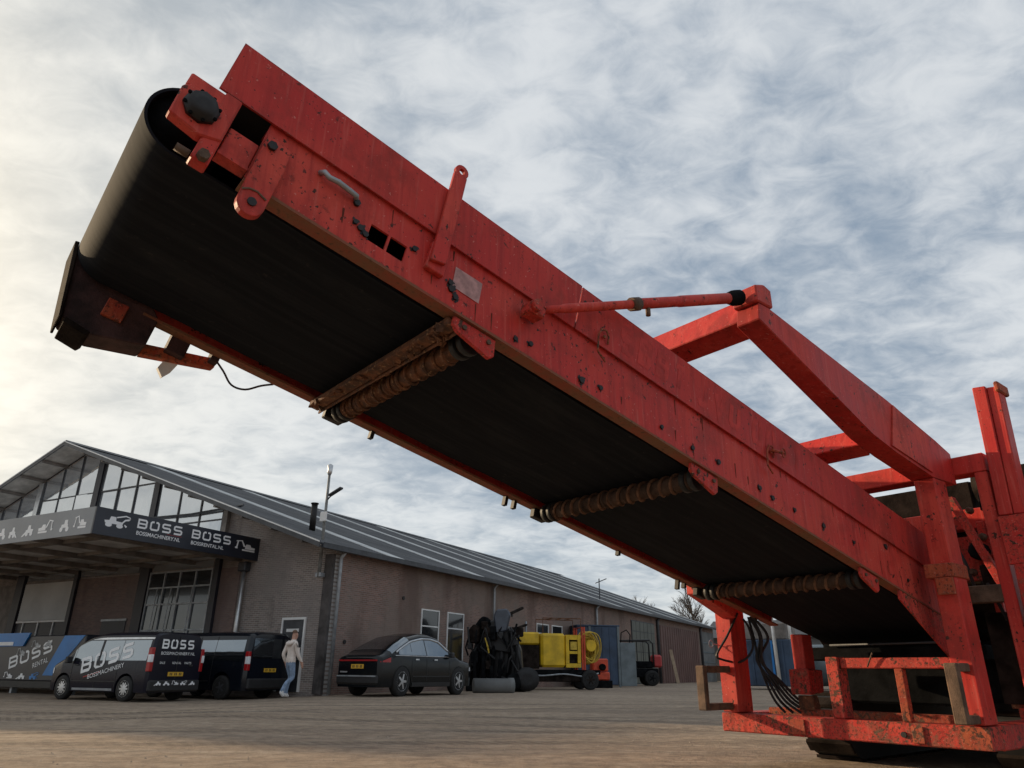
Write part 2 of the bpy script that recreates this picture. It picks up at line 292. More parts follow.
# ------------------------------------------------------------------ mesh helpers
class MB:
    def __init__(s): s.bm = bmesh.new()
    def hexa(s, p, bev=0.0):
        vs = [s.bm.verts.new(q) for q in p]
        fs = [s.bm.faces.new([vs[i] for i in f]) for f in ((0, 3, 2, 1), (4, 5, 6, 7), (0, 1, 5, 4), (1, 2, 6, 5), (2, 3, 7, 6), (3, 0, 4, 7))]
        if bev:
            es = list({e for f in fs for e in f.edges}); bmesh.ops.bevel(s.bm, geom=es, offset=bev, segments=1, profile=.5, affect='EDGES')
        return s
    def box(s, x0, x1, y0, y1, z0, z1, f=None, bev=0.0):
        p = [(x0, y0, z0), (x1, y0, z0), (x1, y1, z0), (x0, y1, z0), (x0, y0, z1), (x1, y0, z1), (x1, y1, z1), (x0, y1, z1)]
        return s.hexa([f(*q) if f else Vector(q) for q in p], bev)
    def prism(s, poly, d0, d1, f, bev=0.0):           # poly of (p,q); f(p,d,q)
        n = len(poly); A = [s.bm.verts.new(f(p, d0, q)) for p, q in poly]; B = [s.bm.verts.new(f(p, d1, q)) for p, q in poly]
        fs = [s.bm.faces.new(A[::-1]), s.bm.faces.new(B)]
        for i in range(n): fs.append(s.bm.faces.new((A[i], A[(i + 1) % n], B[(i + 1) % n], B[i])))
        if bev:
            es = list({e for q in fs for e in q.edges}); bmesh.ops.bevel(s.bm, geom=es, offset=bev, segments=1, profile=.5, affect='EDGES')
        return s
    def ring_prism(s, outer, inner, d0, d1, f):       # plate with a hole, equal counts
        n = len(outer); L = []
        for poly in (outer, inner):
            for d in (d0, d1): L.append([s.bm.verts.new(f(p, d, q)) for p, q in poly])
        o0, o1, i0, i1 = L
        for i in range(n):
            j = (i + 1) % n
            s.bm.faces.new((o0[i], o0[j], o1[j], o1[i])); s.bm.faces.new((i0[j], i0[i], i1[i], i1[j]))
            s.bm.faces.new((o0[j], o0[i], i0[i], i0[j])); s.bm.faces.new((o1[i], o1[j], i1[j], i1[i]))
        return s
    def tube(s, pts, r, seg=8, caps=True):
        pts = [Vector(p) for p in pts]; rr = r if isinstance(r, (list, tuple)) else [r] * len(pts)
        prev = None; rings = []
        for i, p in enumerate(pts):
            d = (pts[min(i + 1, len(pts) - 1)] - pts[max(i - 1, 0)])
            d = d.normalized() if d.length > 1e-9 else Vector((0, 0, 1))
            if prev is None:
                a = d.cross(Vector((0, 0, 1)));
                if a.length < .05: a = d.cross(Vector((1, 0, 0)))
                a.normalize()
            else:
                a = (prev - d * prev.dot(d)); a.normalize()
            prev = a; b = d.cross(a)
            rings.append([s.bm.verts.new(p + (a * math.cos(2 * math.pi * k / seg) + b * math.sin(2 * math.pi * k / seg)) * rr[i]) for k in range(seg)])
        for A, B in zip(rings, rings[1:]):
            for k in range(seg): s.bm.faces.new((A[k], A[(k + 1) % seg], B[(k + 1) % seg], B[k])).smooth = seg > 6
        if caps: s.bm.faces.new(rings[0][::-1]); s.bm.faces.new(rings[-1])
        return s
    def cyl(s, p0, p1, r, seg=16): return s.tube([p0, p1], r, seg)
    def lathe(s, prof, c, ax, seg=20):                # prof list of (dist along axis, radius)
        c = Vector(c); ax = Vector(ax).normalized(); a = ax.cross(Vector((0, 0, 1)))
        if a.length < .05: a = ax.cross(Vector((1, 0, 0)))
        a.normalize(); b = ax.cross(a); rings = []
        for d, r in prof: rings.append([s.bm.verts.new(c + ax * d + (a * math.cos(2 * math.pi * k / seg) + b * math.sin(2 * math.pi * k / seg)) * r) for k in range(seg)])
        for A, B in zip(rings, rings[1:]):
            for k in range(seg): s.bm.faces.new((A[k], A[(k + 1) % seg], B[(k + 1) % seg], B[k])).smooth = True
        s.bm.faces.new(rings[0][::-1]); s.bm.faces.new(rings[-1]); return s
    def quad(s, p): s.bm.faces.new([s.bm.verts.new(q) for q in p]); return s
    def grid(s, rows, smooth=True, closed=False):
        V = [[s.bm.verts.new(q) for q in r] for r in rows]
        for A, B in zip(V, V[1:]):
            n = len(A)
            for k in range(n if closed else n - 1): s.bm.faces.new((A[k], A[(k + 1) % n], B[(k + 1) % n], B[k])).smooth = smooth
        return V
    def ribbon(s, pts, t, f, closed=False, thick=.004):
        P = [Vector((p[0], p[1])) for p in pts]; n = len(P); Lf = []; Rg = []
        for i in range(n):
            a = P[i] - P[i - 1] if (i > 0 or closed) else None; b = P[(i + 1) % n] - P[i] if (i < n - 1 or closed) else None
            a = a.normalized() if a is not None else b.normalized(); b = b.normalized() if b is not None else a
            na = Vector((-a.y, a.x)); nb = Vector((-b.y, b.x)); m = (na + nb); m.normalize(); k = (t / 2) / max(.35, m.dot(na))
            Lf.append(P[i] + m * k); Rg.append(P[i] - m * k)
        vl = [s.bm.verts.new(f(q.x, thick, q.y)) for q in Lf]; vr = [s.bm.verts.new(f(q.x, thick, q.y)) for q in Rg]
        for i in range(n if closed else n - 1):
            j = (i + 1) % n; s.bm.faces.new((vl[i], vr[i], vr[j], vl[j]))
        return s
    def obj(s, name, mat, parent=None, base=None, smooth_angle=None):
        bm = s.bm; bmesh.ops.recalc_face_normals(bm, faces=bm.faces)
        if base is not None: bmesh.ops.translate(bm, verts=bm.verts, vec=-Vector(base))
        me = bpy.data.meshes.new(name); bm.to_mesh(me); bm.free(); me.materials.append(mat)
        o = bpy.data.objects.new(name, me); COL.objects.link(o)
        if parent is not None: o.parent = parent
        return o
def spl(pts, n=5):
    P = [Vector(q) for q in pts]; out_ = []
    for i in range(len(P) - 1):
        a, b, c, d = P[max(i - 1, 0)], P[i], P[i + 1], P[min(i + 2, len(P) - 1)]
        for k in range(n):
            t = k / n; out_.append(.5 * ((2 * b) + (c - a) * t + (2 * a - 5 * b + 4 * c - d) * t * t + (3 * b - a - 3 * c + d) * t ** 3))
    return out_ + [P[-1]]
def tag(o, label=None, cat=None, group=None, kind=None):
    for k, v in (('label', label), ('category', cat), ('group', group), ('kind', kind)):
        if v: o[k] = v
    return o
def thing(name, label, cat, loc=(0, 0, 0), rz=0.0, group=None):
    o = bpy.data.objects.new(name, None); COL.objects.link(o); o.location = loc; o.rotation_euler = (0, 0, rz); o.empty_display_size = .3
    return tag(o, label, cat, group)
def text_mesh(txt, size, f, mat, name, parent, base=None, align='LEFT', bold=0.0):
    cu_ = bpy.data.curves.new('txt', 'FONT'); cu_.body = txt; cu_.size = size; cu_.align_x = align; cu_.offset = bold
    t = bpy.data.objects.new('txt', cu_); COL.objects.link(t); bpy.context.view_layer.update()
    me = bpy.data.meshes.new_from_object(t.evaluated_get(bpy.context.evaluated_depsgraph_get())); bpy.data.objects.remove(t); bpy.data.curves.remove(cu_)
    for v in me.vertices: v.co = f(v.co.x, .004, v.co.y) - (Vector(base) if base is not None else Vector())
    me.name = name; me.materials.clear(); me.materials.append(mat)
    o = bpy.data.objects.new(name, me); COL.objects.link(o); o.parent = parent; return o
def text_width(txt, size):
    return .58 * size * len(txt)
GLY = {'B': ([[(0, 0), (.85, 0), (1, .15), (1, .38), (.9, .5), (1, .62), (1, .85), (.85, 1), (0, 1)]], [True], [[(.1, .5), (.82, .5)]]),
       'O': ([[(.62, 1), (.85, 1), (1, .85), (1, .15), (.85, 0), (.15, 0), (0, .15), (0, .85), (.15, 1), (.38, 1)]], [False], []),
       'S': ([[(1, 1), (.15, 1), (0, .88), (0, .62), (.15, .5), (.85, .5), (1, .38), (1, .12), (.85, 0), (0, 0)]], [False], []),
       'T': ([[(0, 1), (1, 1)]], [False], [[(.5, .9), (.5, 0)]]), 'J': ([[(.8, 1), (.8, .15), (.6, 0), (.2, 0), (0, .2)]], [False], []),
       'U': ([[(0, 1), (0, .15), (.15, 0), (.85, 0), (1, .15), (1, 1)]], [False], []), 'V': ([[(0, 1), (.5, 0), (1, 1)]], [False], [])}
def boss(mb, x, y, wd, ht, f, word='BOSS', st=.2, gap=.28, slant=0.0):
    cw = wd / (len(word) + gap * (len(word) - 1)); t = st * ht
    for i, ch in enumerate(word):
        if ch == ' ': continue
        x0 = x + i * cw * (1 + gap)
        m = lambda p: (x0 + p[0] * (cw - t) + t / 2 + slant * p[1] * ht, y + t / 2 + p[1] * (ht - t))
        for pts, cl_ in zip(GLY[ch][0], GLY[ch][1]): mb.ribbon([m(p) for p in pts], t, f, cl_)
        for pts in GLY[ch][2]: mb.ribbon([m(p) for p in pts], t * .9, f, False, .0055)
# little flat machine silhouettes (unit box 1 x .6)
def disc_pts(cx, cy, r, n=12): return [(cx + r * math.cos(2 * math.pi * i / n), cy + r * math.sin(2 * math.pi * i / n)) for i in range(n)]
ICON = {'excavator': [[(.38, .1), (.98, .1), (1, .16), (.98, .22), (.38, .22), (.36, .16)], [(.5, .25), (.98, .25), (1.0, .42), (.8, .45), (.74, .62), (.55, .62), (.5, .4)], [(.52, .42), (.34, .86), (.28, .86), (.42, .4)], [(.35, .88), (.06, .8), (.04, .72), (.32, .8)], [(.1, .74), (.06, .34), (.0, .3), (.02, .2), (.14, .2), (.13, .34), (.16, .74)]],
        'backhoe': [[(.12, .22), (.72, .22), (.74, .4), (.46, .42), (.44, .66), (.24, .66), (.2, .42), (.02, .38), (.06, .22)], disc_pts(.2, .14, .13), disc_pts(.62, .14, .13), [(.7, .3), (.82, .52), (.94, .56), (1, .7), (.9, .66), (.78, .6), (.66, .36)], [(.46, .6), (.8, .78), (.98, .72), (.98, .78), (.8, .86), (.46, .68)], [(.86, .1), (.9, .2), (.8, .3), (.78, .24)]],
        'loader': [[(.3, .22), (.9, .22), (.95, .42), (.7, .46), (.66, .7), (.46, .7), (.42, .44), (.28, .4)], disc_pts(.42, .15, .13), disc_pts(.82, .15, .13), [(.3, .32), (.12, .16), (0, .02), (.02, .0), (.2, .04), (.36, .24)]],
        'roller': [[(.2, .25), (.85, .25), (.85, .45), (.6, .47), (.58, .72), (.3, .72), (.26, .46), (.2, .44)], disc_pts(.22, .16, .16), disc_pts(.8, .16, .16)]}
def icon(mb, kind, x, y, wd, ht, f, flip=False, d=.004):
    for i, poly in enumerate(ICON[kind]):
        mb.bm.faces.new([mb.bm.verts.new(f(x + (1 - p if flip else p) * wd, d + .0012 * i, y + q * ht)) for p, q in poly])

# ------------------------------------------------------------------ ground
def gz(x, y):
    t = min(1, max(0, (-4.5 - x) / 4.0)); t = t * t * (3 - 2 * t); u = min(1, max(0, (y - 6) / 8.0)); u = u * u * (3 - 2 * u)
    return -.13 * t * u
def axis_pts(lo, hi, n, k):
    a = math.asinh(lo / k); b = math.asinh(hi / k); return [k * math.sinh(a + (b - a) * i / (n - 1)) for i in range(n)]
gx = axis_pts(-900, 900, 330, 9.0); gy = [y + 9 for y in axis_pts(-500, 1400, 330, 8.0)]
gv = []
for y in gy:
    for x in gx:
        d = math.hypot(x, y - 6); z = gz(x, y)
        if d < 70:
            q = math.exp(-d / 40)
            z += q * (.018 * mnoise.noise(Vector((x * .5, y * .9, 1))) + .010 * mnoise.noise(Vector((x * 1.9, y * 3.1, 4))))
            t1 = (y - 12 + .16 * x + 1.2 * math.sin(x * .13)) ; z += -.022 * math.exp(-(t1 / .35) ** 2) - .022 * math.exp(-((t1 - 1.9) / .35) ** 2) + .012 * math.exp(-((t1 - .6) / .3) ** 2)
            t2 = (y - 17 - .3 * x); z += -.02 * math.exp(-(t2 / .4) ** 2) - .02 * math.exp(-((t2 - 2) / .4) ** 2)
        gv.append((x, y, z - .004))
nx = len(gx)
gf = [(j * nx + i, j * nx + i + 1, (j + 1) * nx + i + 1, (j + 1) * nx + i) for j in range(len(gy) - 1) for i in range(nx - 1)]
gm = bpy.data.meshes.new('ground'); gm.from_pydata(gv, [], gf); gm.materials.append(ground_m); gm.polygons.foreach_set('use_smooth', [True] * len(gf))
ground = bpy.data.objects.new('ground', gm); COL.objects.link(ground); tag(ground, 'brown packed dirt yard with tyre tracks', None, None, 'structure')

# loose stones on the near yard
mb = MB(); rs = random.Random(3)
for i in range(2600):
    r = 5.0 + 22 * rs.random() ** 1.6; a = R_(rs.uniform(-42, 42)); x, y = r * math.sin(a), r * math.cos(a)
    s = .004 + .010 * rs.random() ** 4; z = gz(x, y) - s * .1
    top = mb.bm.verts.new((x + rs.uniform(-.3, .3) * s, y, z + s * rs.uniform(.35, .6)))
    ring = [mb.bm.verts.new((x + s * rs.uniform(.7, 1.3) * math.cos(k * 1.2566), y + s * rs.uniform(.7, 1.3) * math.sin(k * 1.2566), z - .006)) for k in range(5)]
    for k in range(5): mb.bm.faces.new((ring[k], ring[(k + 1) % 5], top))
stone_m = plain('loose_stone', (.34, .29, .24), .9, 0, .2, .5, 3)
tag(mb.obj('gravel', stone_m), 'loose small stones scattered over the dirt yard', 'gravel', None, 'stuff')

# ------------------------------------------------------------------ warehouse  (local: x = right along facade, y = along side wall, z up)
HB = R_(28.5); OC = Vector((-5.93, 24.82, 0))
WH = thing('warehouse', 'long brick warehouse with glazed gable front, sign canopy and grey corrugated roof', 'warehouse', OC, -HB)
E1 = Vector((math.sin(HB), math.cos(HB), 0)); E2 = Vector((-math.cos(HB), math.sin(HB), 0))
def bl(u, v, z): return Vector((-u, v, z))                 # u along facade to the left, v back along side wall
LEN = 52.0; UA, ZA, SL = 15.5, 10.17, .352; UE = -.39; ZE = ZA - SL * (UA - UE); WID = 31.0; OH = 1.2
def rz(u): return ZA - SL * abs(u - UA)
mb = MB(); mb.prism([(0, -.3), (WID, -.3), (WID, rz(WID) - .16), (UA, ZA - .16), (0, rz(0) - .16)], 0, .3, lambda p, d, q: bl(p, d, q)); mb.obj('front_wall', brick_front, WH)
mb = MB(); mb.box(0, .3, .3, LEN, -.3, rz(0) - .16, bl); mb.obj('side_wall', brick_side, WH)
mb = MB(); mb.box(WID - .3, WID, .3, LEN, -.3, rz(0) - .16, bl); mb.obj('side_wall', brick_side, WH)
mb = MB(); mb.prism([(.3, -.3), (WID - .3, -.3), (WID - .3, rz(0) - .2), (UA, ZA - .2), (.3, rz(0) - .2)], LEN - .3, LEN - .001, lambda p, d, q: bl(p, d, q)); mb.obj('back_wall', brick_front, WH)
# roof: sheets between translucent strips, both slopes
def slope_slab(v0, v1, side, lift, th, u_hi=UA, u_lo=None):
    m = MB(); ue = UE if side > 0 else WID - UE
    ue = ue if u_lo is None else u_lo
    a, b = (ue, UA)
    p = []
    for z_off in (-th, 0):
        for (u, v) in ((a, v0), (b, v0), (b, v1), (a, v1)): p.append(bl(u, v, rz(u) + z_off + lift))
    return m.hexa(p)
strips = [3.1 + 6.0 * i for i in range(9)]
edges = [-OH]
for sv in strips:
    if sv + .5 < LEN: edges += [sv - .42, sv + .42]
edges.append(LEN + .4)
for i in range(0, len(edges) - 1):
    lightstrip = i % 2 == 1
    for side in (1, -1):
        slope_slab(edges[i] + .003, edges[i + 1] - .003, side, .02 if lightstrip else 0, .07 if lightstrip else .06).obj('rooflight_strip' if lightstrip else 'roof_sheet', rooflight_m if lightstrip else roof_m, WH)
mb = MB(); mb.prism([(UA - .35, rz(UA - .35) + .045), (UA, ZA + .05), (UA + .35, rz(UA + .35) + .045), (UA, ZA + .10)], -OH, LEN + .4, lambda p, d, q: bl(p, d, q)); mb.obj('ridge_cap', zinc_dark, WH)
for side in (1, -1):
    uu = UE if side > 0 else WID - UE
    mb = MB(); p = []
    for d0 in (-OH - .05, -OH - .004):
        pass
    a, b = uu, UA
    mb.hexa([bl(a, -OH - .05, rz(a) - .16), bl(b, -OH - .05, ZA - .16), bl(b, -OH - .006, ZA - .16), bl(a, -OH - .006, rz(a) - .16), bl(a, -OH - .05, rz(a) + .05), bl(b, -OH - .05, ZA + .05), bl(b, -OH - .006, ZA + .05), bl(a, -OH - .006, rz(a) + .05)])
    vb = mb.obj('verge_board', zinc_dark, WH)
    m = MB(); m.hexa([bl(a, -OH - .065, rz(a) + .0), bl(b, -OH - .065, ZA + .0), bl(b, -OH - .052, ZA + .0), bl(a, -OH - .052, rz(a) + .0), bl(a, -OH - .065, rz(a) + .045), bl(b, -OH - .065, ZA + .045), bl(b, -OH - .052, ZA + .045), bl(a, -OH - .052, rz(a) + .045)]); m.obj('verge_trim', white_p, vb)
    k = 0
    for j in range(11):                                   # purlins carrying the overhang
        u = uu + side * (.9 + j * 1.5)
        if (UA - u) * side < .3: break
        m = MB(); m.box(u - .05, u + .05, -OH + .03, -.002, rz(u) - .24, rz(u) - .07 - .05, bl); m.obj('purlin', timber, WH)
    m = MB(); sg = []                                     # boarded soffit between purlins
    m.hexa([bl(a, -OH, rz(a) - .10), bl(b, -OH, ZA - .10), bl(b, -.003, ZA - .10), bl(a, -.003, rz(a) - .10), bl(a, -OH, rz(a) - .065), bl(b, -OH, ZA - .065), bl(b, -.003, ZA - .065), bl(a, -.003, rz(a) - .065)])
    m.obj('soffit', soffit_m, WH)
mb = MB(); mb.prism([(-.52, ZE - .17), (-.40, ZE - .17), (-.40, ZE - .01), (-.42, ZE - .01), (-.42, ZE - .15), (-.50, ZE - .15), (-.50, ZE + .0), (-.52, ZE + .0)], -OH + .02, LEN + .3, lambda p, d, q: bl(p, d, q)); mb.obj('gutter', zinc_dark, WH)

def bars(mb_, u0, u1, z0, z1, v0, v1): mb_.box(u0, u1, v0, v1, z0, z1, bl)
# gable glazing
def gable_bay(u0, u1, zb, ncol, transoms):
    w_ = (u1 - u0) / ncol; top = lambda u: rz(u) - .30
    fr = MB(); win = None
    us = [u0 + i * w_ for i in range(ncol + 1)]
    for i, u in enumerate(us):
        t = .035; fr.hexa([bl(u - t, -.10, zb), bl(u + t, -.10, zb), bl(u + t, -.004, zb), bl(u - t, -.004, zb), bl(u - t, -.10, top(u - t) - .0), bl(u + t, -.10, top(u + t)), bl(u + t, -.004, top(u + t)), bl(u - t, -.004, top(u - t))])
    for z in transoms:
        for i in range(ncol):
            a, b = us[i] + .036, us[i + 1] - .036
            if z + .04 < min(top(a), top(b)): fr.box(a, b, -.085, -.004, z - .03, z + .03, bl)
    win = fr.obj('gable_window', zinc_dark, WH)
    zl = [zb] + list(transoms) + [99]
    for i in range(ncol):
        a, b = us[i] + .034, us[i + 1] - .034
        for z0, z1 in zip(zl, zl[1:]):
            ta, tb_ = min(z1, top(a)), min(z1, top(b))
            if max(ta, tb_) - z0 < .1: continue
            tl = random.uniform(-.012, .012); tw = random.uniform(-.012, .012)
            p = MB(); y0 = -.055
            pts = [(a, z0)] if ta > z0 + .001 else [(a + (b - a) * (z0 - ta) / max(.001, (tb_ - ta)), z0)]
            pts.append((b, z0)) if tb_ > z0 + .001 else pts.append((a + (b - a) * (ta - z0) / max(.001, (ta - tb_)), z0))
            if tb_ > z0 + .001: pts.append((b, tb_))
            if ta > z0 + .001 and tb_ > z0 + .001 and ta >= z1 - 1e-6 > tb_:
                ux = a + (b - a) * (top(a) - z1) / (top(a) - top(b)); pts.append((ux, z1))
            elif ta > z0 + .001 and tb_ >= z1 - 1e-6 > ta:
                ux = a + (b - a) * (z1 - top(a)) / (top(b) - top(a)); pts.append((ux, z1))
            if ta > z0 + .001: pts.append((a, ta))
            p.bm.faces.new([p.bm.verts.new(bl(u, y0 + tl * (z - z0) + tw * (u - a), z)) for u, z in pts]); p.obj('pane', glass_hi, win)
gable_bay(5.75, 9.75, 4.9, 3, (6.05,)); gable_bay(10.15, 13.9, 4.9, 3, (7.95,)); gable_bay(14.35, 18.3, 4.9, 3, (7.95,)); gable_bay(18.75, 22.7, 4.9, 3, (7.0,)); gable_bay(23.1, 26.9, 4.9, 3, (6.05,))
for u, hw, m in ((5.55, .12, timber), (9.95, .17, col_m), (14.12, .19, col_m), (18.53, .16, alu), (22.9, .15, col_m)):
    mb = MB(); t = rz(u) - .28; mb.box(u - hw, u + hw, -.16, -.002, 4.6, t, bl); mb.obj('gable_post', m, WH)
mb = MB(); mb.tube([bl(9.7, -.2, 6.42), bl(7.5, -.2, 6.36), bl(4.6, -.2, 6.45)], .045, 6); mb.obj('conduit', zinc_dark, WH)
# columns and bays under the canopy
for u, hw in ((9.72, .27), (14.18, .12), (18.25, .27), (5.6, .13)):
    mb = MB(); mb.box(u - hw, u + hw, -.14, -.002, 0, 4.58, bl); mb.obj('column', col_m, WH)
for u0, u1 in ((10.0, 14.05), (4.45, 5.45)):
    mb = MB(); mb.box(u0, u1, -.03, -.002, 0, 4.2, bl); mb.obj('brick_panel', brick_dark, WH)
for u0, u1 in ((5.9, 9.3), (10.2, 14.0), (14.4, 17.9)):
    mb = MB(); mb.box(u0, u1, -.05, -.004, 4.27, 4.52, bl); mb.obj('light_strip', glass_hi, WH)
# big glazed door u 5.84..9.4
fr = MB()
for i in range(5):
    u = 5.86 + i * .88; fr.box(u - .03, u + .03, -.09, -.004, .1, 4.24, bl)
for i in range(4):
    a = 5.86 + i * .88 + .031
    for z in (.15, 1.1, 2.05, 3.0, 3.62, 4.2): fr.box(a, a + .818, -.08, -.004, z - .028, z + .028, bl)
dr = fr.obj('glazed_door', galv, WH)
for i in range(4):
    a = 5.86 + i * .88 + .03
    for z0, z1 in zip((.15, 1.1, 2.05, 3.0, 3.62), (1.1, 2.05, 3.0, 3.62, 4.2)):
        tl = random.uniform(-.02, .02); p = MB(); p.quad([bl(a, -.05, z0 + .02), bl(a + .82, -.05 + tl, z0 + .02), bl(a + .82, -.05 + tl + .01, z1 - .02), bl(a, -.05 + .01, z1 - .02)]); p.obj('pane', glass_lo, dr)
for sx in (6.9, 8.1, 8.9):                                # pale struts seen behind the lower lights
    m = MB(); m.tube([bl(sx, -.11, .2), bl(sx - .12, -.11, 3.6)], .018, 5); m.obj('strut', galv, WH)
# roller blind bay u 14.3..17.95
mb = MB(); mb.box(14.35, 17.9, -.06, -.004, 2.6, 4.15, bl); rb = mb.obj('roller_door', blind_m, WH)
for i in range(14):
    z = 2.66 + i * .11; m = MB(); m.box(14.36, 17.89, -.075, -.061, z - .012, z + .012, bl)
    m.obj('slat', blind_m, rb)
m = MB(); m.box(14.36, 17.89, -.10, -.062, 2.5, 2.58, bl); m.obj('bottom_bar', white_p, rb)
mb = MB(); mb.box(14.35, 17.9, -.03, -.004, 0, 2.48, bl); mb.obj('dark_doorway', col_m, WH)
for u in (15.2, 16.3, 17.4):
    m = MB(); m.box(u - .03, u + .03, -.07, -.032, 0, 2.5, bl); m.obj('door_post', white_p, WH)
mb = MB(); mb.box(18.6, 22, -.05, -.004, 0, 4.15, bl); mb.obj('wall_panel', timber, WH)
mb = MB(); mb.box(10.4, 11.9, -.06, -.032, 1.2, 2.45, bl); wq = mb.obj('small_window', col_m, WH)
m = MB(); m.box(10.35, 11.95, -.09, -.062, 2.45, 2.53, bl); m.obj('frame', galv, wq)
# pedestrian door
mb = MB(); mb.box(1.05, 1.98, -.04, -.004, .05, 2.28, bl); pd = mb.obj('door', zinc_dark, WH)
m = MB(); m.box(.98, 2.05, -.07, -.005, 2.285, 2.36, bl); m.box(1.985, 2.05, -.07, -.005, .05, 2.282, bl); m.box(.98, 1.045, -.07, -.005, .05, 2.282, bl); m.obj('door_frame', white_p, pd)
m = MB(); m.box(1.25, 1.8, -.06, -.041, 1.9, 2.0, bl); m.obj('door_notice', white_p, pd)
m = MB(); m.box(1.12, 1.22, -.09, -.041, 1.02, 1.06, bl); m.obj('handle', alu, pd)
# downpipes
def pipe(name, pts, r, mat): MB().tube(pts, r, 10).obj(name, mat, WH)
pipe('downpipe', [bl(4.13, -.14, 4.35), bl(4.13, -.14, 0)], .075, alu)
mb = MB(); mb.box(3.95, 4.32, -.3, -.003, 4.0, 4.33, bl, .03); mb.obj('rain_hopper', zinc_dark, WH)
for v, r, m in ((.16, .06, galv), (10.7, .055, galv), (23.1, .075, galv), (34.95, .10, zinc_dark), (47.1, .10, zinc_dark)):
    MB().tube([bl(-.30, v, ZE - .13), bl(-.12, v, ZE - .30), bl(-.12, v, ZE - .42), bl(-.12, v, 0)], r, 10).obj('downpipe', m, WH)
mb = MB(); mb.box(-.02, .34, -.12, .0 - .003, 0, rz(0) - .34, bl); mb.obj('corner_shade_strip', plain('shade_dark_render', (.075, .068, .066), .85, 0, .2, .5, 1.4, .4), WH)  # dark strip with the corner's shadowy band put into its colour
# side wall openings
def side_window(v0, v1, z0, z1, zm):
    o = MB(); t = .05
    o.box(-.05, -.004, v0, v0 + t, z0, z1, bl); o.box(-.05, -.004, v1 - t, v1, z0, z1, bl)
    for z in (z0, zm, z1 - t): o.box(-.045, -.004, v0 + t + .001, v1 - t - .001, z, z + t, bl)
    wn_ = o.obj('window', white_p, WH)
    for a, b in ((z0 + t, zm), (zm + t, z1 - t)):
        p = MB(); p.quad([bl(-.02, v0 + t, a), bl(-.02, v1 - t, a), bl(-.02, v1 - t, b), bl(-.02, v0 + t, b)]); p.obj('pane', glass_lo, wn_)
    s = MB(); s.box(-.12, -.006, v0 - .05, v1 + .05, z0 - .06, z0 - .004, bl); s.obj('sill', concrete, wn_)
side_window(5.15, 6.4, .95, 2.98, 2.32); side_window(7.0, 8.27, .95, 2.98, 2.32)
side_window(15.2, 16.6, 1.6, 3.0, 2.5); side_window(17.0, 18.3, 1.6, 3.0, 2.5); side_window(19.4, 20.6, 1.6, 3.0, 2.5)
mb = MB(); mb.box(-.05, -.004, 29.4, 34.3, 0, 4.0, bl); gd = mb.obj('sectional_door', zinc_dark, WH)
for i in range(6):
    for j in range(6):
        m = MB(); a = 29.45 + i * .81; z = .06 + j * .655; m.box(-.075, -.051, a, a + .75, z, z + .60, bl); m.obj('door_panel', door_grid, gd)
mb = MB(); mb.box(-.06, -.004, 35.6, 46.4, 0, 4.0, bl); sdor = mb.obj('sheet_door', door_brown, WH)
for i in range(18):
    m = MB(); a = 35.7 + i * .595; m.box(-.09, -.061, a, a + .05, .02, 3.98, bl); m.obj('rib', door_brown, sdor)
mb = MB(); mb.box(-.05, -.004, 47.6, 51.8, 0, 4.1, bl); cp = mb.obj('cladding_panel', concrete, WH)
for z in (.8, 1.6, 2.4, 3.2):
    m = MB(); m.box(-.08, -.051, 47.65, 51.75, z - .05, z + .05, bl); m.obj('rail', greyteal, cp)
for v, z in ((3.95, 3.27), (.82, 1.6), (12.6, 3.2)):
    m = MB(); m.lathe([(0, .07), (.03, .07)], bl(-.003, v, z), (1, 0, 0), 10); m.obj('wall_vent', blackstain, WH)
# canopy
CF, CU0, CU1, CZ0, CZ1 = 6.32, 3.67, 29.5, 4.36, 5.15
mb = MB(); mb.box(CU0 + .06, CU1, -CF + .06, -.005, 4.56, 4.86, bl); cn = mb.obj('canopy', can_soffit, WH)
mb = MB(); mb.box(CU0, CU0 + .055, -CF, -.005, CZ0, CZ1, bl); mb.obj('side_fascia', sign_navy, cn)
mb = MB(); mb.box(CU0 + .06, CU1, -CF, -CF + .055, CZ0 - .0, CZ1, bl); mb.obj('front_fascia', sign_grey, cn)
for i in range(9):
    m = MB(); u = CU0 + .9 + i * 2.4; m.box(u - .09, u + .09, -CF + .07, -.01, 4.40, 4.558, bl); m.obj('beam', timber, cn)
for j in range(3):
    for i in range(8):
        u = CU0 + .9 + i * 2.4 + .1; m = MB(); v = -1.2 - j * 2.0; m.box(u, u + 2.19, v - .05, v + .05, 4.44, 4.556, bl); m.obj('batten', timber, cn)
sf = lambda p, d, q: bl(CU0 - d, -CF + p, q)             # side fascia: p metres from the front corner
ff = lambda p, d, q: bl(CU0 + p, -CF - d, q)             # front fascia: p metres from the corner
mb = MB(); boss(mb, 1.38, 4.74, 1.62, .29, sf); mb.obj('sign_lettering', white_print, cn)
mb = MB(); boss(mb, 3.38, 4.74, 1.62, .29, sf); mb.obj('sign_lettering', white_print, cn)
text_mesh('BOSSMACHINERY.NL', .165, lambda x, d, y: sf(1.38 + x * 1.02, d, 4.54 + y), white_print, 'sign_web_address', cn, None, 'LEFT', .002)
text_mesh('BOSSRENTAL.NL', .165, lambda x, d, y: sf(3.38 + x * 1.1, d, 4.54 + y), white_print, 'sign_web_address', cn, None, 'LEFT', .002)
mb = MB(); mb.quad([sf(2.45, .004, 4.7), sf(3.0, .004, 4.7), sf(3.0, .004, 4.712), sf(2.45, .004, 4.712)]); mb.obj('sign_rule', print_red, cn)
mb = MB(); icon(mb, 'backhoe', .28, 4.62, .85, .48, sf); mb.obj('machine_pictogram', white_print, cn)
mb = MB(); icon(mb, 'excavator', 5.2, 4.58, .92, .46, sf); mb.obj('machine_pictogram', white_print, cn)
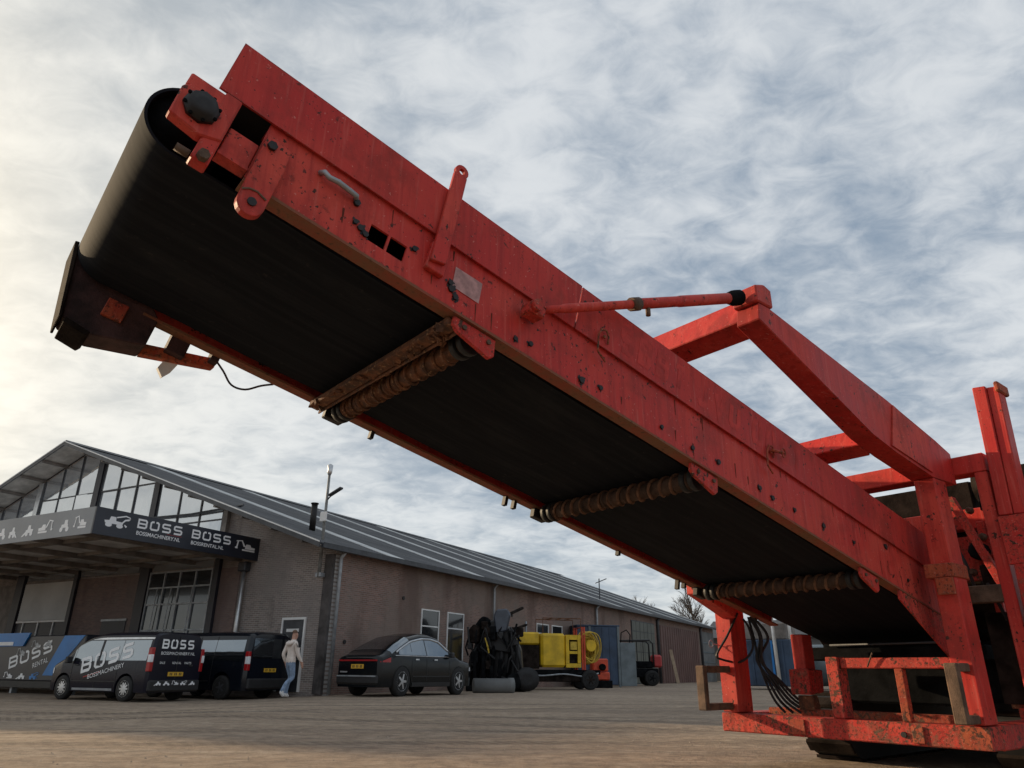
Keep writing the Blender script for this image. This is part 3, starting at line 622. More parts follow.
for i, (kd, p, wd) in enumerate((('excavator', .35, .62), ('roller', 1.15, .5), ('excavator', 2.0, .75), ('loader', 3.0, .6), ('loader', 3.85, .5), ('roller', 4.5, .5), ('backhoe', 5.2, .6), ('loader', 6.0, .55), ('excavator', 6.8, .6))):
    mb = MB(); icon(mb, kd, p, 4.5, wd, .5, ff, i in (0, 3)); mb.obj('machine_pictogram', white_print, cn)
# flue on the roof
mb = MB(); q = bl(2.5, 1.35, rz(2.5)); mb.tube([q, q + Vector((0, 0, 1.0))], .12, 12); mb.tube([q + Vector((0, 0, 1.0)), q + Vector((0, 0, 1.04))], .15, 12); mb.obj('flue_pipe', blackstain, WH)

# corner lamp mast
mast = thing('lamp_mast', 'slim galvanised lamp mast fixed to the warehouse corner beside the roof eave', 'lamp mast', OC + E2 * .38 - E1 * .30, -HB)
MB().tube([(0, 0, 3.6), (0, 0, 7.15)], [.06, .045], 10).obj('pole', plain('weathered_pole', (.20, .20, .19), .6, .2, .4, .3, 4), mast)
MB().box(-.12, .12, -.05, .16, 3.62, 3.75).obj('wall_bracket', galv, mast)
mb = MB(); mb.lathe([(0, .05), (.1, .09), (.35, .10), (.4, .04)], (0, 0, 7.1), (0, 0, 1), 12); mb.obj('lamp_head', alu, mast)
mb = MB(); mb.hexa([Vector(p) for p in ((.10, -.09, 6.33), (.62, -.09, 6.55), (.62, .09, 6.55), (.10, .09, 6.33), (.10, -.09, 6.39), (.62, -.09, 6.61), (.62, .09, 6.61), (.10, .09, 6.39))], .01); mb.tube([(0, 0, 6.2), (.2, 0, 6.37)], .025, 6); mb.obj('flood_light', zinc_dark, mast)
mb = MB(); mb.box(-.13, .15, -.13, -.05, 5.45, 5.78, None, .02); mb.obj('junction_box', white_p, mast)
# far roof aerial
ra = thing('roof_aerial', 'small aerial mast on the far warehouse eave', 'aerial', OC + E1 * 27.0 + E2 * 1.2 + Vector((0, 0, rz(1.2))), 0)
MB().tube([(0, 0, 0), (0, 0, 1.35)], .04, 6).obj('mast', zinc_dark, ra); MB().tube([(-.25, 0, 1.05), (.5, 0, 1.35)], .03, 5).obj('crossbar', zinc_dark, ra)

# hall added out of view left of the yard, sized to shade it
NB = thing('unseen_shade_hall', 'tall grey hall added unseen left of the yard to shade it', 'hall', (-69.6, 47.1, 0), -HB)
MB().box(-16, -.2, .2, 26, -.3, 21.0).obj('wall', concrete, NB); MB().box(-16.2, 0, 0, 26.2, 21.005, 21.4).obj('roof', zinc_dark, NB)
for i in range(3): MB().box(-13 + i * 4.5, -10 + i * 4.5, -.06, -.004, 0, 4).obj('door', door_brown, NB)

# ------------------------------------------------------------------ mobile screening / crushing plant with its discharge conveyor
BH_, INC = R_(50.966), R_(13.07)
P0 = Vector((-.278, 2.832, 2.245))
Bh = Vector((math.sin(BH_), math.cos(BH_), 0)); Ad = Vector((-math.cos(BH_), math.sin(BH_), 0)); Zv = Vector((0, 0, 1))
Bd = Bh * math.cos(INC) - Zv * math.sin(INC); Nd = Bh * math.sin(INC) + Zv * math.cos(INC)
def Bm(s, a, n): return P0 + Bd * s + Ad * a + Nd * n          # conveyor axes: along, across, up
def Mm(h, a, z): q = P0 + Bh * h + Ad * a; q.z = z; return q   # chassis axes
MBASE = Mm(6.5, .75, 0)
MC = thing('mobile_crusher', 'large red tracked crushing machine with long raised discharge conveyor', 'crusher', MBASE)
def part(mb_, name, mat, parent=None, label=None):
    o = mb_.obj(name, mat, parent or MC, MBASE)
    if label: o['label'] = label
    return o
BW = 1.5
def side_frame(near):
    A = (lambda a: a) if near else (lambda a: BW - a)
    f = lambda s, a, n: Bm(s, A(a), n)
    m = MB()
    m.box(-.98, -.46, 0, .012, 0, .33, f); m.box(-.373, -.362, 0, .012, .07, .155, f); m.box(-.278, 4.78, 0, .012, 0, .33, f)
    m.box(-.46, -.278, 0, .012, .155, .33, f); m.box(-.46, -.278, 0, .012, 0, .07, f)
    web = part(m, 'frame_plate', red)
    m = MB(); m.box(-.98, 4.78, -.004, .075, -.014, -.001, f); part(m, 'lower_flange', flange)
    m = MB(); m.box(-.98, 4.78, .014, .07, .262, .276, f); part(m, 'upper_flange', red)
    for s0, s1 in ((-1.2, .697), (.705, 4.74)):
        m = MB(); m.hexa([f(s0, -.020, .294), f(s1, -.020, .294), f(s1, -.010, .294), f(s0, -.010, .294), f(s0, -.028, .556), f(s1, -.028, .560), f(s1, -.018, .560), f(s0, -.018, .556)]); part(m, 'skirt_plate', red_deep)
    m = MB(); m.box(-1.17, -1.105, -.032, .03, -.066, .286, f, .006); part(m, 'end_plate', red)
    m = MB(); m.box(-1.10, -.982, -.004, .03, .045, .172, f, .004); m.box(-1.10, -.982, -.012, .05, .03, .044, f); part(m, 'tension_arm', red)
    return f
fN = side_frame(True); fF = side_frame(False)
for f in (fN, fF):
    m = MB(); m.box(-1.14, 4.7, -.0005, .22, .332, .342, f); part(m, 'seal_strip', black_rub)
# bearing block near side
for f, near in ((fN, True), (fF, False)):
    m = MB(); m.prism([(-1.30, .05), (-1.18, .03), (-1.105, .06), (-1.105, .15), (-1.17, .215), (-1.28, .215), (-1.305, .19)], -.04, .012, lambda p, d, q: f(p, d, q), .006); bb = part(m, 'bearing_plate', red)
    m = MB(); c = f(-1.216, -.0405, .135); ax = -Ad if near else Ad
    m.lathe([(0, .066), (.018, .066), (.022, .058), (.040, .052), (.042, .02)], c, ax, 8); part(m, 'bearing_cap', blackstain, bb)
    for k in range(8):
        t = k * math.pi / 4 + .4; m = MB(); q = f(-1.216 + .061 * math.cos(t), -.058, .135 + .061 * math.sin(t)); m.lathe([(0, .007), (.008, .007)], q, ax, 6); part(m, 'bolt', dark_steel, bb)
m = MB(); m.lathe([(0, .022), (.03, .022)], fN(-1.135, -.033, -.045), -Ad, 6); m.lathe([(0, .016), (.05, .016)], fN(-1.175, -.02, -.055), -Bd, 6); part(m, 'tension_bolt', brown_steel)
m = MB(); m.box(-1.30, -1.16, -.028, .0, .21, .275, fN, .006); part(m, 'slide_bar', red)
# far side drive housing
m = MB(); m.prism([(-1.385, .165), (-1.285, -.21), (-1.143, -.235), (-.90, -.165), (-.90, .0), (-1.02, .12), (-1.28, .21)], 1.43, 1.62, Bm, .006); dh = part(m, 'drive_housing', housing_m)
m = MB(); m.prism([(-1.405, .175), (-1.298, -.225), (-1.286, -.222), (-1.386, .18)], 1.40, 1.66, Bm, .003); part(m, 'housing_edge', grime, dh)
m = MB(); m.prism([(-1.27, -.245), (-1.16, -.262), (-1.145, -.236), (-1.27, -.215)], 1.40, 1.65, Bm, .003); part(m, 'housing_lip', grime, dh)
m = MB(); m.prism([(-.899, -.165), (-.53, -.055), (-.53, .005), (-.899, -.10)], 1.56, 1.62, Bm, .004); part(m, 'guard_bar', red_rust, dh)
for s0, s1 in ((-.80, -.70), (-.575, -.53)):
    m = MB(); m.box(s0, s1, 1.505, 1.618, -.10 + (s0 + .8) * .25, .10, Bm, .004); part(m, 'guard_strut', housing_m, dh)
m = MB(); m.box(-1.15, -1.05, 1.40, 1.428, -.12, -.02, Bm, .004); part(m, 'inspection_cover', red_rust, dh)
m = MB(); m.lathe([(0, .11), (.16, .11), (.17, .08), (.30, .08)], Bm(-1.216, 1.622, .03), Ad, 14); part(m, 'drive_motor', dark_steel, dh)
m = MB(); m.prism([(-.775, -.13), (-.70, -.11), (-.715, -.165), (-.745, -.215), (-.785, -.175)], 1.60, 1.63, Bm); part(m, 'pale_tip', white_p, dh)  # small white tip hanging below the guard bar
# lug with pin
m = MB(); arc = [(-.922 + .052 * math.cos(t), -.112 + .052 * math.sin(t)) for t in [math.pi + i * math.pi / 8 for i in range(9)]]
m.prism(arc + [(-.866, .10), (-.872, .205), (-.975, .222)], -.040, -.006, fN, .003); lug = part(m, 'lifting_lug', red)
m = MB(); m.lathe([(0, .018), (.006, .018)], fN(-.922, -.041, -.105), -Ad, 10); part(m, 'pin', blackstain, lug)
m = MB(); m.tube([fN(-.972, -.043, -.075), fN(-.95, -.043, -.058), fN(-.92, -.043, -.052), fN(-.88, -.043, -.066)], .004, 5); part(m, 'weld_bead', brown_steel, lug)
m = MB(); m.lathe([(0, .02), (.014, .02)], fN(-.945, -.042, .17), -Ad, 6); part(m, 'bolt', blackstain, lug)
# handle rod on the plate
m = MB(); m.tube([fN(-.735, -.004, .228), fN(-.725, -.028, .224), fN(-.70, -.03, .212), fN(-.66, -.034, .216), fN(-.60, -.03, .214), fN(-.57, -.026, .214), fN(-.56, -.004, .213)], .012, 8); part(m, 'grab_rod', galv)
m = MB(); m.lathe([(0, .016), (.014, .016)], fN(-.552, -.001, .200), -Ad, 6); part(m, 'bolt', blackstain)
# upright strap with eye
m = MB(); m.hexa([fN(-.178, -.052, .13), fN(-.100, -.052, .15), fN(-.100, -.032, .15), fN(-.178, -.032, .13), fN(-.194, -.056, .660), fN(-.124, -.056, .660), fN(-.124, -.034, .660), fN(-.194, -.034, .660)], .003); strap = part(m, 'upright_strap', red)
O_ = [(-.159 + .0365 * math.cos(t), .680 + .0365 * math.sin(t)) for t in [i * math.pi / 8 for i in range(16)]]; I_ = [(-.159 + .016 * math.cos(t), .680 + .016 * math.sin(t)) for t in [i * math.pi / 8 for i in range(16)]]
m = MB(); m.ring_prism(O_, I_, -.0545, -.0355, fN); part(m, 'strap_eye', red, strap)
m = MB(); m.box(-.182, -.085, -.031, -.001, .10, .245, fN, .004); part(m, 'strap_foot', red, strap)
# faded sticker, faint lettering, bolts
m = MB(); m.quad([fN(-.028, -.003, .212), fN(.128, -.003, .214), fN(.134, -.003, .102), fN(-.02, -.003, .105)]); part(m, 'worn_sticker', sticker_m, None, 'worn pale sticker remnant')
gf_ = lambda p, d, q: Bm(1.15 + p, -.0185 - .0325 * q * 1.0 - .0045 - d * .3, .30 + q)
m = MB()
def ghost(word, x, y, wd, ht): boss(m, x, y, wd, ht, lambda p, d, q: Bm(1.02 + p, -.020 - (q / .272) * .008 - .0012 - d * .05, .294 + q), word, .22, .35)
for gw_, gx_, gl_ in (('SBBT', 0, .55), ('JVU', .66, .42), ('OOST', 1.2, .55)):
    m = MB(); ghost(gw_, gx_, .045, gl_, .17); part(m, 'faded_lettering', ghost_m, None, 'faint traces of removed lettering')
for s, n in ((-.529, .113), (-.50, .10), (-.471, .085), (-.033, .115), (-.02, .088), (.01, .06), (.373, .043), (.464, .066), (.814, .047), (.947, .069), (1.427, .069), (1.695, .061), (1.932, .077), (2.338, .078), (2.475, .067), (2.716, .081), (3.055, .098), (3.437, .12), (3.893, .25), (-.245, .165), (4.2, .1)):
    m = MB(); rr = random.uniform(.011, .019); m.lathe([(0, rr), (.010, rr)], fN(s, -.0005, n), -Ad, 6)
    for k in range(5):
        t = random.uniform(0, 6.28); L = random.uniform(.6, 1.5) * rr; c = Vector((s + L * math.cos(t), n + L * math.sin(t))); r2 = rr * random.uniform(.3, .6)
        m.bm.faces.new([m.bm.verts.new(fN(c.x + r2 * random.uniform(.6, 1.4) * math.cos(j), -.0022 - .0004 * k, c.y + r2 * random.uniform(.6, 1.4) * math.sin(j))) for j in (0, 1.05, 2.1, 3.14, 4.19, 5.24)])
    part(m, 'bolt', blackstain)
runs_m = plain('rust_run_stain', (.13, .030, .018), .8, 0, .2, .4, 20)
for k in range(34):
    s0 = random.uniform(-.9, 4.5); n0 = random.choice((random.uniform(.08, .15), .285)); L = random.uniform(.03, .10); w0 = random.uniform(.002, .006)
    if n0 < .2 and -.50 < s0 < -.24: continue
    m = MB(); dr_ = math.tan(INC) * L; m.quad([fN(s0 - w0, -.0016, n0), fN(s0 + w0, -.0016, n0), fN(s0 + w0 * .4 + dr_ * .9, -.0016, n0 - L), fN(s0 - w0 * .4 + dr_ * .9, -.0016, n0 - L)]); part(m, 'rust_run', runs_m)
# hook clips
for s, n, ex in ((.885, .30, 0), (2.396, .30, 1)):
    m = MB(); m.tube([fN(s - .02, -.034, n - .06), fN(s - .035, -.038, n + .03), fN(s - .02, -.04, n + .075), fN(s + .015, -.04, n + .085), fN(s + .04, -.036, n + .06), fN(s + .045, -.03, n + .02)], .006, 6); m.tube([fN(s - .02, -.034, n - .06), fN(s + .05, -.024, n - .085)], .006, 6)
    m.lathe([(0, .010), (.012, .010)], fN(s + .01, -.03, n + .045), -Ad, 6)
    if ex: m.tube([fN(s, -.05, n + .05), fN(s + .11, -.06, n + .075)], .010, 6); m.tube([fN(s + .11 + .02 * math.cos(t), -.06, n + .075 + .03 * math.sin(t)) for t in [k * .7 for k in range(10)]], .005, 5)
    part(m, 'hook_clip', red_rust)
# belt loop
DS, DN, DR = -1.22, .183, .163
loop = []
for i in range(25): t = math.pi / 2 + math.pi * i / 24; loop.append((DS + DR * math.cos(t), DN + DR * math.sin(t)))
loop += [(s, .020 + .004 * math.sin(s * 5)) for s in [-.8 + .25 * k for k in range(26)]]
for i in range(13): t = -math.pi / 2 + math.pi * i / 12; loop.append((5.75 + .15 * math.cos(t), .17 + .15 * math.sin(t)))
loop += [(s, .345) for s in [5.4 - .4 * k for k in range(16)]]
m = MB(); aw = [.14 + 1.25 * k / 8 for k in range(9)]
m.grid([[Bm(s, a, n) for s, n in loop] for a in aw], True, True)
cen = Vector((0, 0)); inner = []
nL = len(loop)
for i in range(nL):
    p, q = Vector(loop[i - 1]), Vector(loop[(i + 1) % nL]); d = (q - p).normalized(); inner.append((loop[i][0] - d.y * .012, loop[i][1] + d.x * .012))
m.grid([[Bm(s, a, n) for s, n in inner] for a in (aw[0], aw[-1])], True, True)
for a in (aw[0], aw[-1]): m.grid([[Bm(s, a, n) for s, n in loop], [Bm(s, a, n) for s, n in inner]], False, True)
part(m, 'conveyor_belt', belt_m)
for (s, n, r, nm) in ((DS, DN, DR - .014, 'head_pulley'), (5.75, .17, .135, 'tail_pulley')):
    m = MB(); m.lathe([(-.10, .03), (.0, .03), (.001, r * .45), (.06, r * .5), (.061, r), (1.24, r), (1.241, r * .5), (1.29, r * .45), (1.3, .03), (1.40, .03)], Bm(s, .12, n), Ad, 28); part(m, nm, dark_steel)
m = MB(); m.box(-.9, 5.5, .14, 1.36, .10, .16, Bm); part(m, 'deck_plate', dark_steel)
# return rollers
for i, (s, near_w) in enumerate(((.19, .16), (1.86, .15), (3.69, .15))):
    m = MB(); prof = [(0, .02), (.02, .02), (.021, .046)]
    for k in range(13):
        d = .06 + k * .097 + random.uniform(-.02, .02); prof += [(d, .046), (d + .003, .058 - .003 * (k % 2)), (d + .013, .058 - .003 * (k % 3)), (d + .016, .047)]
    prof += [(1.34, .046), (1.341, .02), (1.37, .02)]
    m.lathe(prof, Bm(s, .06, -.045), Ad, 14); rl = part(m, 'return_roller', rust if i == 0 else roller_m)
    hx = [Bm(s, .06 + .13 + 1.12 * k / 240, -.045) + (Bd * math.cos(k * 2 * math.pi / 18) + Nd * math.sin(k * 2 * math.pi / 18)) * .052 for k in range(241)]
    m = MB(); m.tube(hx, .011, 5); part(m, 'spiral_rib', rust if i == 0 else roller_rib, rl)
    for a in (.075, .135, 1.28, 1.34):
        m = MB(); m.lathe([(0, .066), (.035, .066)], Bm(s, a, -.045), Ad, 14); part(m, 'roller_disc', black_rub, rl)
    for f in (fN, fF):
        if f is fN:
            m = MB(); m.prism([(s - .15, -.016), (s + .09, -.016), (s + .10, -.10), (s + .075, -.125), (s - .12, -.085), (s - .15, -.06)], .010, .032, f, .004)
        else:
            m = MB(); m.box(s - .07, s + .05, .02, .07, -.085, -.016, f, .006)
        br = part(m, 'roller_bracket', red_worn if f is fN else blackstain, rl)
        if f is fN:
            for ds_ in (-.09, .05):
                m = MB(); m.lathe([(0, .012), (.010, .012)], f(s + ds_, .0095, -.05), -Ad, 6); part(m, 'bolt', brown_steel, rl)
m = MB(); m.box(.02, .085, .035, 1.465, -.062, -.02, Bm, .006); m.box(.087, .097, .035, 1.465, -.075, -.02, Bm, .003); ca = part(m, 'cross_angle', rust)
m = MB(); rk = random.Random(9)
for k in range(36):
    s0 = rk.uniform(.02, .10); a0 = rk.uniform(.06, 1.44); n0 = -.064; d = rk.uniform(.007, .019); c = Bm(s0, a0, n0 + rk.uniform(-.006, .008))
    q = Matrix.Rotation(rk.uniform(0, 3), 3, Vector((rk.uniform(-1, 1), rk.uniform(-1, 1), rk.uniform(-1, 1))))
    m.hexa([c + q @ Vector((x * d * rk.uniform(.6, 1.3), y * d * rk.uniform(.6, 1.6), z * d * rk.uniform(.3, .6))) for x, y, z in ((-1, -1, -1), (1, -1, -1), (1, 1, -1), (-1, 1, -1), (-1, -1, 1), (1, -1, 1), (1, 1, 1), (-1, 1, 1))])
cd_ = part(m, 'caked_dirt', rust, ca); cd_['kind'] = 'stuff'
for s in (-.05, .6, 1.3, 2.1, 2.9, 3.55):                    # cross members above the return strand, seen in the side gap
    m = MB(); m.box(s, s + .07, .02, 1.48, .17, .24, Bm); part(m, 'cross_member', dark_steel)
# loose cable far side, small clamps
m = MB(); m.tube(spl([Bm(-.55, 1.56, .0), Bm(-.47, 1.6, -.03), Bm(-.40, 1.6, -.085), Bm(-.32, 1.6, -.075), Bm(-.25, 1.58, -.02), Bm(-.2, 1.53, .0)]), .006, 6); part(m, 'loose_cable', black_rub)
for s in (1.55, 1.63, 3.42, 3.5, .45, 2.7):
    m = MB(); m.box(s, s + .025, 1.47, 1.505, -.09 + random.uniform(0, .05), -.016, Bm); part(m, 'frame_clamp', blackstain)

# gantry
arm_poly = [(2.06, 2.755), (3.33, 2.285), (3.66, 2.215), (4.22, 2.13), (4.655, 2.14), (4.655, 2.395), (4.40, 2.455), (3.66, 2.610), (2.19, 2.872), (2.08, 2.872)]
for a0, a1 in ((-.284, -.125), (1.625, 1.784)):
    m = MB(); m.prism(arm_poly, a0, a1, Mm, .006); ar = part(m, 'gantry_arm', red_deep)
    m = MB(); m.prism([(3.58, 2.25), (4.20, 2.16), (4.20, 2.46), (3.72, 2.585)], a0 - .012 if a0 < 0 else a1 + .002, a0 - .002 if a0 < 0 else a1 + .012, Mm); part(m, 'gusset_plate', red_worn if a0 > 0 else red, ar)
    m = MB(); m.prism([(2.05, 2.874), (2.225, 2.874), (2.225, 3.0), (2.15, 3.02), (2.05, 2.985)], a0 - .01, a1 + .004, Mm, .008); part(m, 'tip_block', red, ar)
    m = MB(); m.prism([(4.212, .435), (4.43, .435), (4.43, 2.128), (4.212, 2.128)], a0, a0 + .145 if a0 < 0 else a1, Mm, .006)
    ps = part(m, 'portal_post', red)
    m = MB(); m.prism([(4.19, 1.40), (4.452, 1.40), (4.452, 1.50), (4.19, 1.50)], a0 - .012, a1 + .03, Mm, .006); part(m, 'collar', red_rust, ps)
    m = MB(); m.box(4.17, 4.19, a0 + .0, a0 + .12, 1.28, 1.398, Mm, .004); part(m, 'collar_bracket', red_rust, ps)
    # side sill
    m = MB(); m.box(4.405, 10.4, a0 - .016 if a0 < 0 else a0 - .02, a0 + .165 if a0 < 0 else a1 + .016, .276, .432, Mm, .008); part(m, 'side_sill', red_worn)
def tilt_beam(h, z, dh, dz, tilt, a0, a1, name, mat):
    c, s_ = math.cos(tilt), math.sin(tilt); pts = [(0, 0), (dh, 0), (dh, dz), (0, dz)]
    m = MB(); m.prism([(h + p * c + q * s_, z - p * s_ + q * c) for p, q in pts], a0, a1, Mm, .006); return part(m, name, mat)
cb = tilt_beam(2.085, 2.80, .17, .20, R_(22), -.12, 1.62, 'tip_crossbeam', red)
tilt_beam(3.46, 2.272, .15, .145, R_(22), -.12, 1.62, 'mid_crossbeam', red)
tilt_beam(4.25, 2.135, .14, .14, R_(4), -.12, 1.62, 'portal_crossbeam', red)
# tie rod
p0 = fN(.40, -.075, .195); p1 = Mm(2.06, -.2, 2.935); dv = p1 - p0
m = MB(); m.tube([p0 + dv * t for t in (.03, .10, .11, .40, .41, .62, .63, .90, .97)], [.020, .020, .024, .024, .031, .031, .034, .034, .03], 12); tr_ = part(m, 'tie_rod', red)
m = MB(); m.box(.355, .45, -.10, -.015, .165, .225, fN, .008); m.lathe([(0, .03), (.03, .03)], fN(.38, -.10, .195), -Ad, 10); part(m, 'clevis', red_worn, tr_)
m = MB(); m.lathe([(0, .035), (.06, .05), (.12, .05), (.14, .03)], p0 + dv * .90, dv, 12); part(m, 'rod_end', dark_steel, tr_)
m = MB(); q = p0 + dv * .47; m.lathe([(0, .014), (.045, .014)], q - Zv * .03, -Zv, 8); m.lathe([(-.03, .038), (.03, .038)], p0 + dv * .41, dv, 12); part(m, 'port_fitting', brown_steel, tr_)

# portal base
m = MB(); m.box(4.205, 4.40, -.302, 1.802, .283, .428, Mm, .008); fr_ = part(m, 'front_rail', red_muddy)
for q0, q1 in ((1.02, 1.16), (.12, .20)):
    m = MB(); m.box(4.19, 4.204, q0, q1, .30, .41, Mm, .003); part(m, 'patch_plate', red_rust, fr_)
m = MB(); m.box(4.196, 4.204, -.302, -.12, .286, .425, Mm, .002); part(m, 'end_plate', red_rust, fr_)
m = MB(); m.lathe([(0, .02), (.012, .02)], Mm(4.203, .26, .35), -Bh, 10); part(m, 'bolt', blackstain, fr_)
m = MB(); m.box(4.62, 4.74, -.10, 1.60, .40, .47, Mm, .006); part(m, 'inner_rail', red_rust)
m = MB(); m.box(4.25, 4.33, -.135, .685, .790, .865, Mm, .006); gr = part(m, 'guard_rail', red_worn)
m = MB(); m.box(4.225, 4.36, .69, .79, .43, .873, Mm, .006); part(m, 'guard_post', red_muddy, gr)
m = MB(); m.box(4.25, 4.31, .215, .275, .43, .789, Mm, .005); part(m, 'guard_post', red_rust, gr)
m = MB(); m.tube([Mm(4.23, .46, .80), Mm(4.22, .40, .90)], .006, 5); part(m, 'bent_wire', brown_steel, gr)
m = MB(); m.box(4.62, 4.78, 1.19, 1.30, .78, 1.07, Mm, .006); bk = part(m, 'hanger_bracket', red)
m = MB(); m.prism([(4.58, .58), (4.80, .60), (4.82, .78), (4.58, .785)], 1.15, 1.335, Mm, .008); part(m, 'bracket_foot', red_muddy, bk)
m = MB(); m.prism([(4.62, .45), (4.74, .45), (4.70, .575), (4.62, .575)], 1.16, 1.30, Mm, .006); part(m, 'broken_stub', rust, bk)
for (a0, h0, zb, zt, mt) in ((1.665, 3.82, .455, .805, brown_steel), (-.262, 3.985, .445, .825, brown_steel)):
    w_ = .085; m = MB(); m.box(h0, h0 + .055, a0, a0 + w_, zb, zt, Mm, .008); st_ = part(m, 'step_loop', mt)
    m = MB(); m.box(h0 + .056, 4.204, a0, a0 + w_, zt - .055, zt, Mm, .006); part(m, 'step_bar', mt, st_); m = MB(); m.box(h0 + .056, 4.204, a0, a0 + w_, zb, zb + .055, Mm, .006); part(m, 'step_bar', mt, st_)
# outer hopper support on the near side
m = MB(); m.box(4.657, 4.82, -.505, -.14, 2.215, 2.36, Mm, .006); part(m, 'outrigger_beam', red)
m = MB(); m.box(4.66, 4.80, -.505, -.415, .434, 2.213, Mm, .005); part(m, 'hopper_post', red)
m = MB(); m.box(4.66, 4.76, -.428, -.15, 1.25, 1.375, Mm, .006); part(m, 'outrigger_brace', brown_steel)
m = MB(); m.hexa([Mm(4.64, -.52, 1.86), Mm(4.64, -.61, 1.86), Mm(4.84, -.61, 1.86), Mm(4.84, -.52, 1.86), Mm(4.64, -.548, 2.88), Mm(4.64, -.64, 2.87), Mm(4.84, -.64, 2.87), Mm(4.84, -.548, 2.88)], .006)
m.hexa([Mm(4.66, -.612, 1.86), Mm(4.66, -.69, 1.86), Mm(4.80, -.69, 1.86), Mm(4.80, -.612, 1.86), Mm(4.66, -.642, 2.86), Mm(4.66, -.72, 2.85), Mm(4.80, -.72, 2.85), Mm(4.80, -.642, 2.86)], .006); tp = part(m, 'tall_post', red_deep)
m = MB(); m.box(4.63, 4.85, -.735, -.70, 2.80, 2.885, Mm, .01); part(m, 'post_hinge', red_rust, tp)
m = MB(); m.prism([(4.62, 1.50), (4.655, 1.50), (4.655, 1.85), (4.62, 1.85)], -1.1, -.515, Mm, .004); part(m, 'hopper_flap', red_worn)
m = MB(); m.hexa([Mm(4.62, -.545, 1.50), Mm(4.62, -.66, 1.50), Mm(4.74, -.66, 1.50), Mm(4.74, -.545, 1.50), Mm(4.62, -.52, .434), Mm(4.62, -.62, .434), Mm(4.74, -.62, .434), Mm(4.74, -.52, .434)], .005); part(m, 'hopper_post', red_worn)
# body behind the portal
m = MB(); m.prism([(5.2, 1.45), (5.75, 1.0), (10.2, .8), (10.2, 2.15), (5.2, 1.95)], -.12, 1.62, Mm, .01); bd_ = part(m, 'crusher_body', grime)
m = MB(); m.box(5.05, 5.18, -.40, 1.62, 1.86, 2.02, Mm, .006); part(m, 'body_rail', red, bd_)
m = MB(); m.box(5.05, 5.10, -.30, .10, 1.45, 1.80, Mm, .004); m.box(5.0, 5.05, -.34, -.30, 1.3, 1.86, Mm, .004); part(m, 'access_panel', red_worn, bd_)
m = MB(); m.lathe([(0, .06), (.02, .07), (.10, .07), (.12, .03)], Mm(5.0, -.24, 1.66), -Bh, 10); part(m, 'hub', dark_steel, bd_)
m = MB(); m.lathe([(0, .05), (.02, .135), (1.05, .135), (1.07, .05)], Mm(5.35, -1.25, 2.24), Ad, 18); part(m, 'air_tank', grime, bd_)
m = MB(); m.prism([(5.30, 1.9), (9.8, 2.2), (9.8, 2.75), (5.30, 2.30)], -.16, 1.62, Mm, .01); part(m, 'upper_housing', grime, bd_)
for a0, a1, z0, z1, mt in ((-.42, -.16, 1.62, 1.80, red_worn), (-.95, -.52, 1.9, 2.05, red), (-.36, -.20, 1.40, 1.56, grime), (-.60, -.30, 1.98, 2.12, dark_steel), (-1.2, -.62, 1.1, 1.42, red_worn), (-.42, -.16, .55, 1.2, grime)):
    m = MB(); m.box(4.98, 5.04, a0, a1, z0, z1, Mm, .006); part(m, 'access_panel', mt, bd_)
for a0, a1, z0, z1, mt in ((-.80, -.71, .43, 2.0, red_worn), (-1.02, -.94, .43, 2.1, red), (-1.3, -.30, .98, 1.08, red_worn), (-1.3, -.52, 1.60, 1.70, brown_steel), (-.30, -.24, .45, 1.9, red_worn), (-1.3, -.2, .52, .62, rust)):
    m = MB(); m.box(4.99, 5.07, a0, a1, z0, z1, Mm, .006); part(m, 'frame_brace', mt)
m = MB(); m.hexa([Mm(4.86, -.46, 1.0), Mm(4.86, -.52, 1.0), Mm(4.92, -.52, 1.0), Mm(4.92, -.46, 1.0), Mm(4.86, -.10, 2.1), Mm(4.86, -.16, 2.1), Mm(4.92, -.16, 2.1), Mm(4.92, -.10, 2.1)], .004); part(m, 'diagonal_brace', red_worn)
rk = random.Random(4)
for k in range(14):
    a0 = rk.uniform(-.45, .1); z0 = rk.uniform(1.3, 2.05); m = MB()
    if k % 2: m.tube(spl([Mm(4.98, a0, z0), Mm(4.93, a0 - .05, z0 - .12), Mm(4.95, a0 + rk.uniform(-.1, .1), z0 - .28)]), .014, 6); part(m, 'hydraulic_hose', black_rub, bd_)
    else: m.lathe([(0, .03), (.03, .03), (.035, .018), (.06, .018)], Mm(4.98, a0, z0), -Bh, 8); part(m, 'fitting', brown_steel, bd_)
m = MB(); m.tube([Mm(5.15, -.2, 1.8), Mm(5.05, -.26, 1.6), Mm(5.0, -.22, 1.45), Mm(5.05, -.2, 1.3)], .018, 6); m.tube(spl([Mm(5.15, -.1, 1.85), Mm(4.98, -.22, 1.72), Mm(4.98, -.3, 1.5)]), .014, 6); part(m, 'hydraulic_hose', black_rub, bd_)
m = MB(); m.box(5.6, 9.6, -.05, 1.55, .50, 1.02, Mm, .02); part(m, 'chassis', dark_steel)
m = MB(); m.tube([Mm(4.95, -.1, .995), Mm(4.95, 1.12, .985)], .010, 8); part(m, 'tail_strip', zinc_dark)  # thin grey bar across the conveyor tail
m = MB(); m.box(4.97, 5.3, -.12, 1.5, .86, .97, Mm, .01); part(m, 'tail_box', dark_steel)
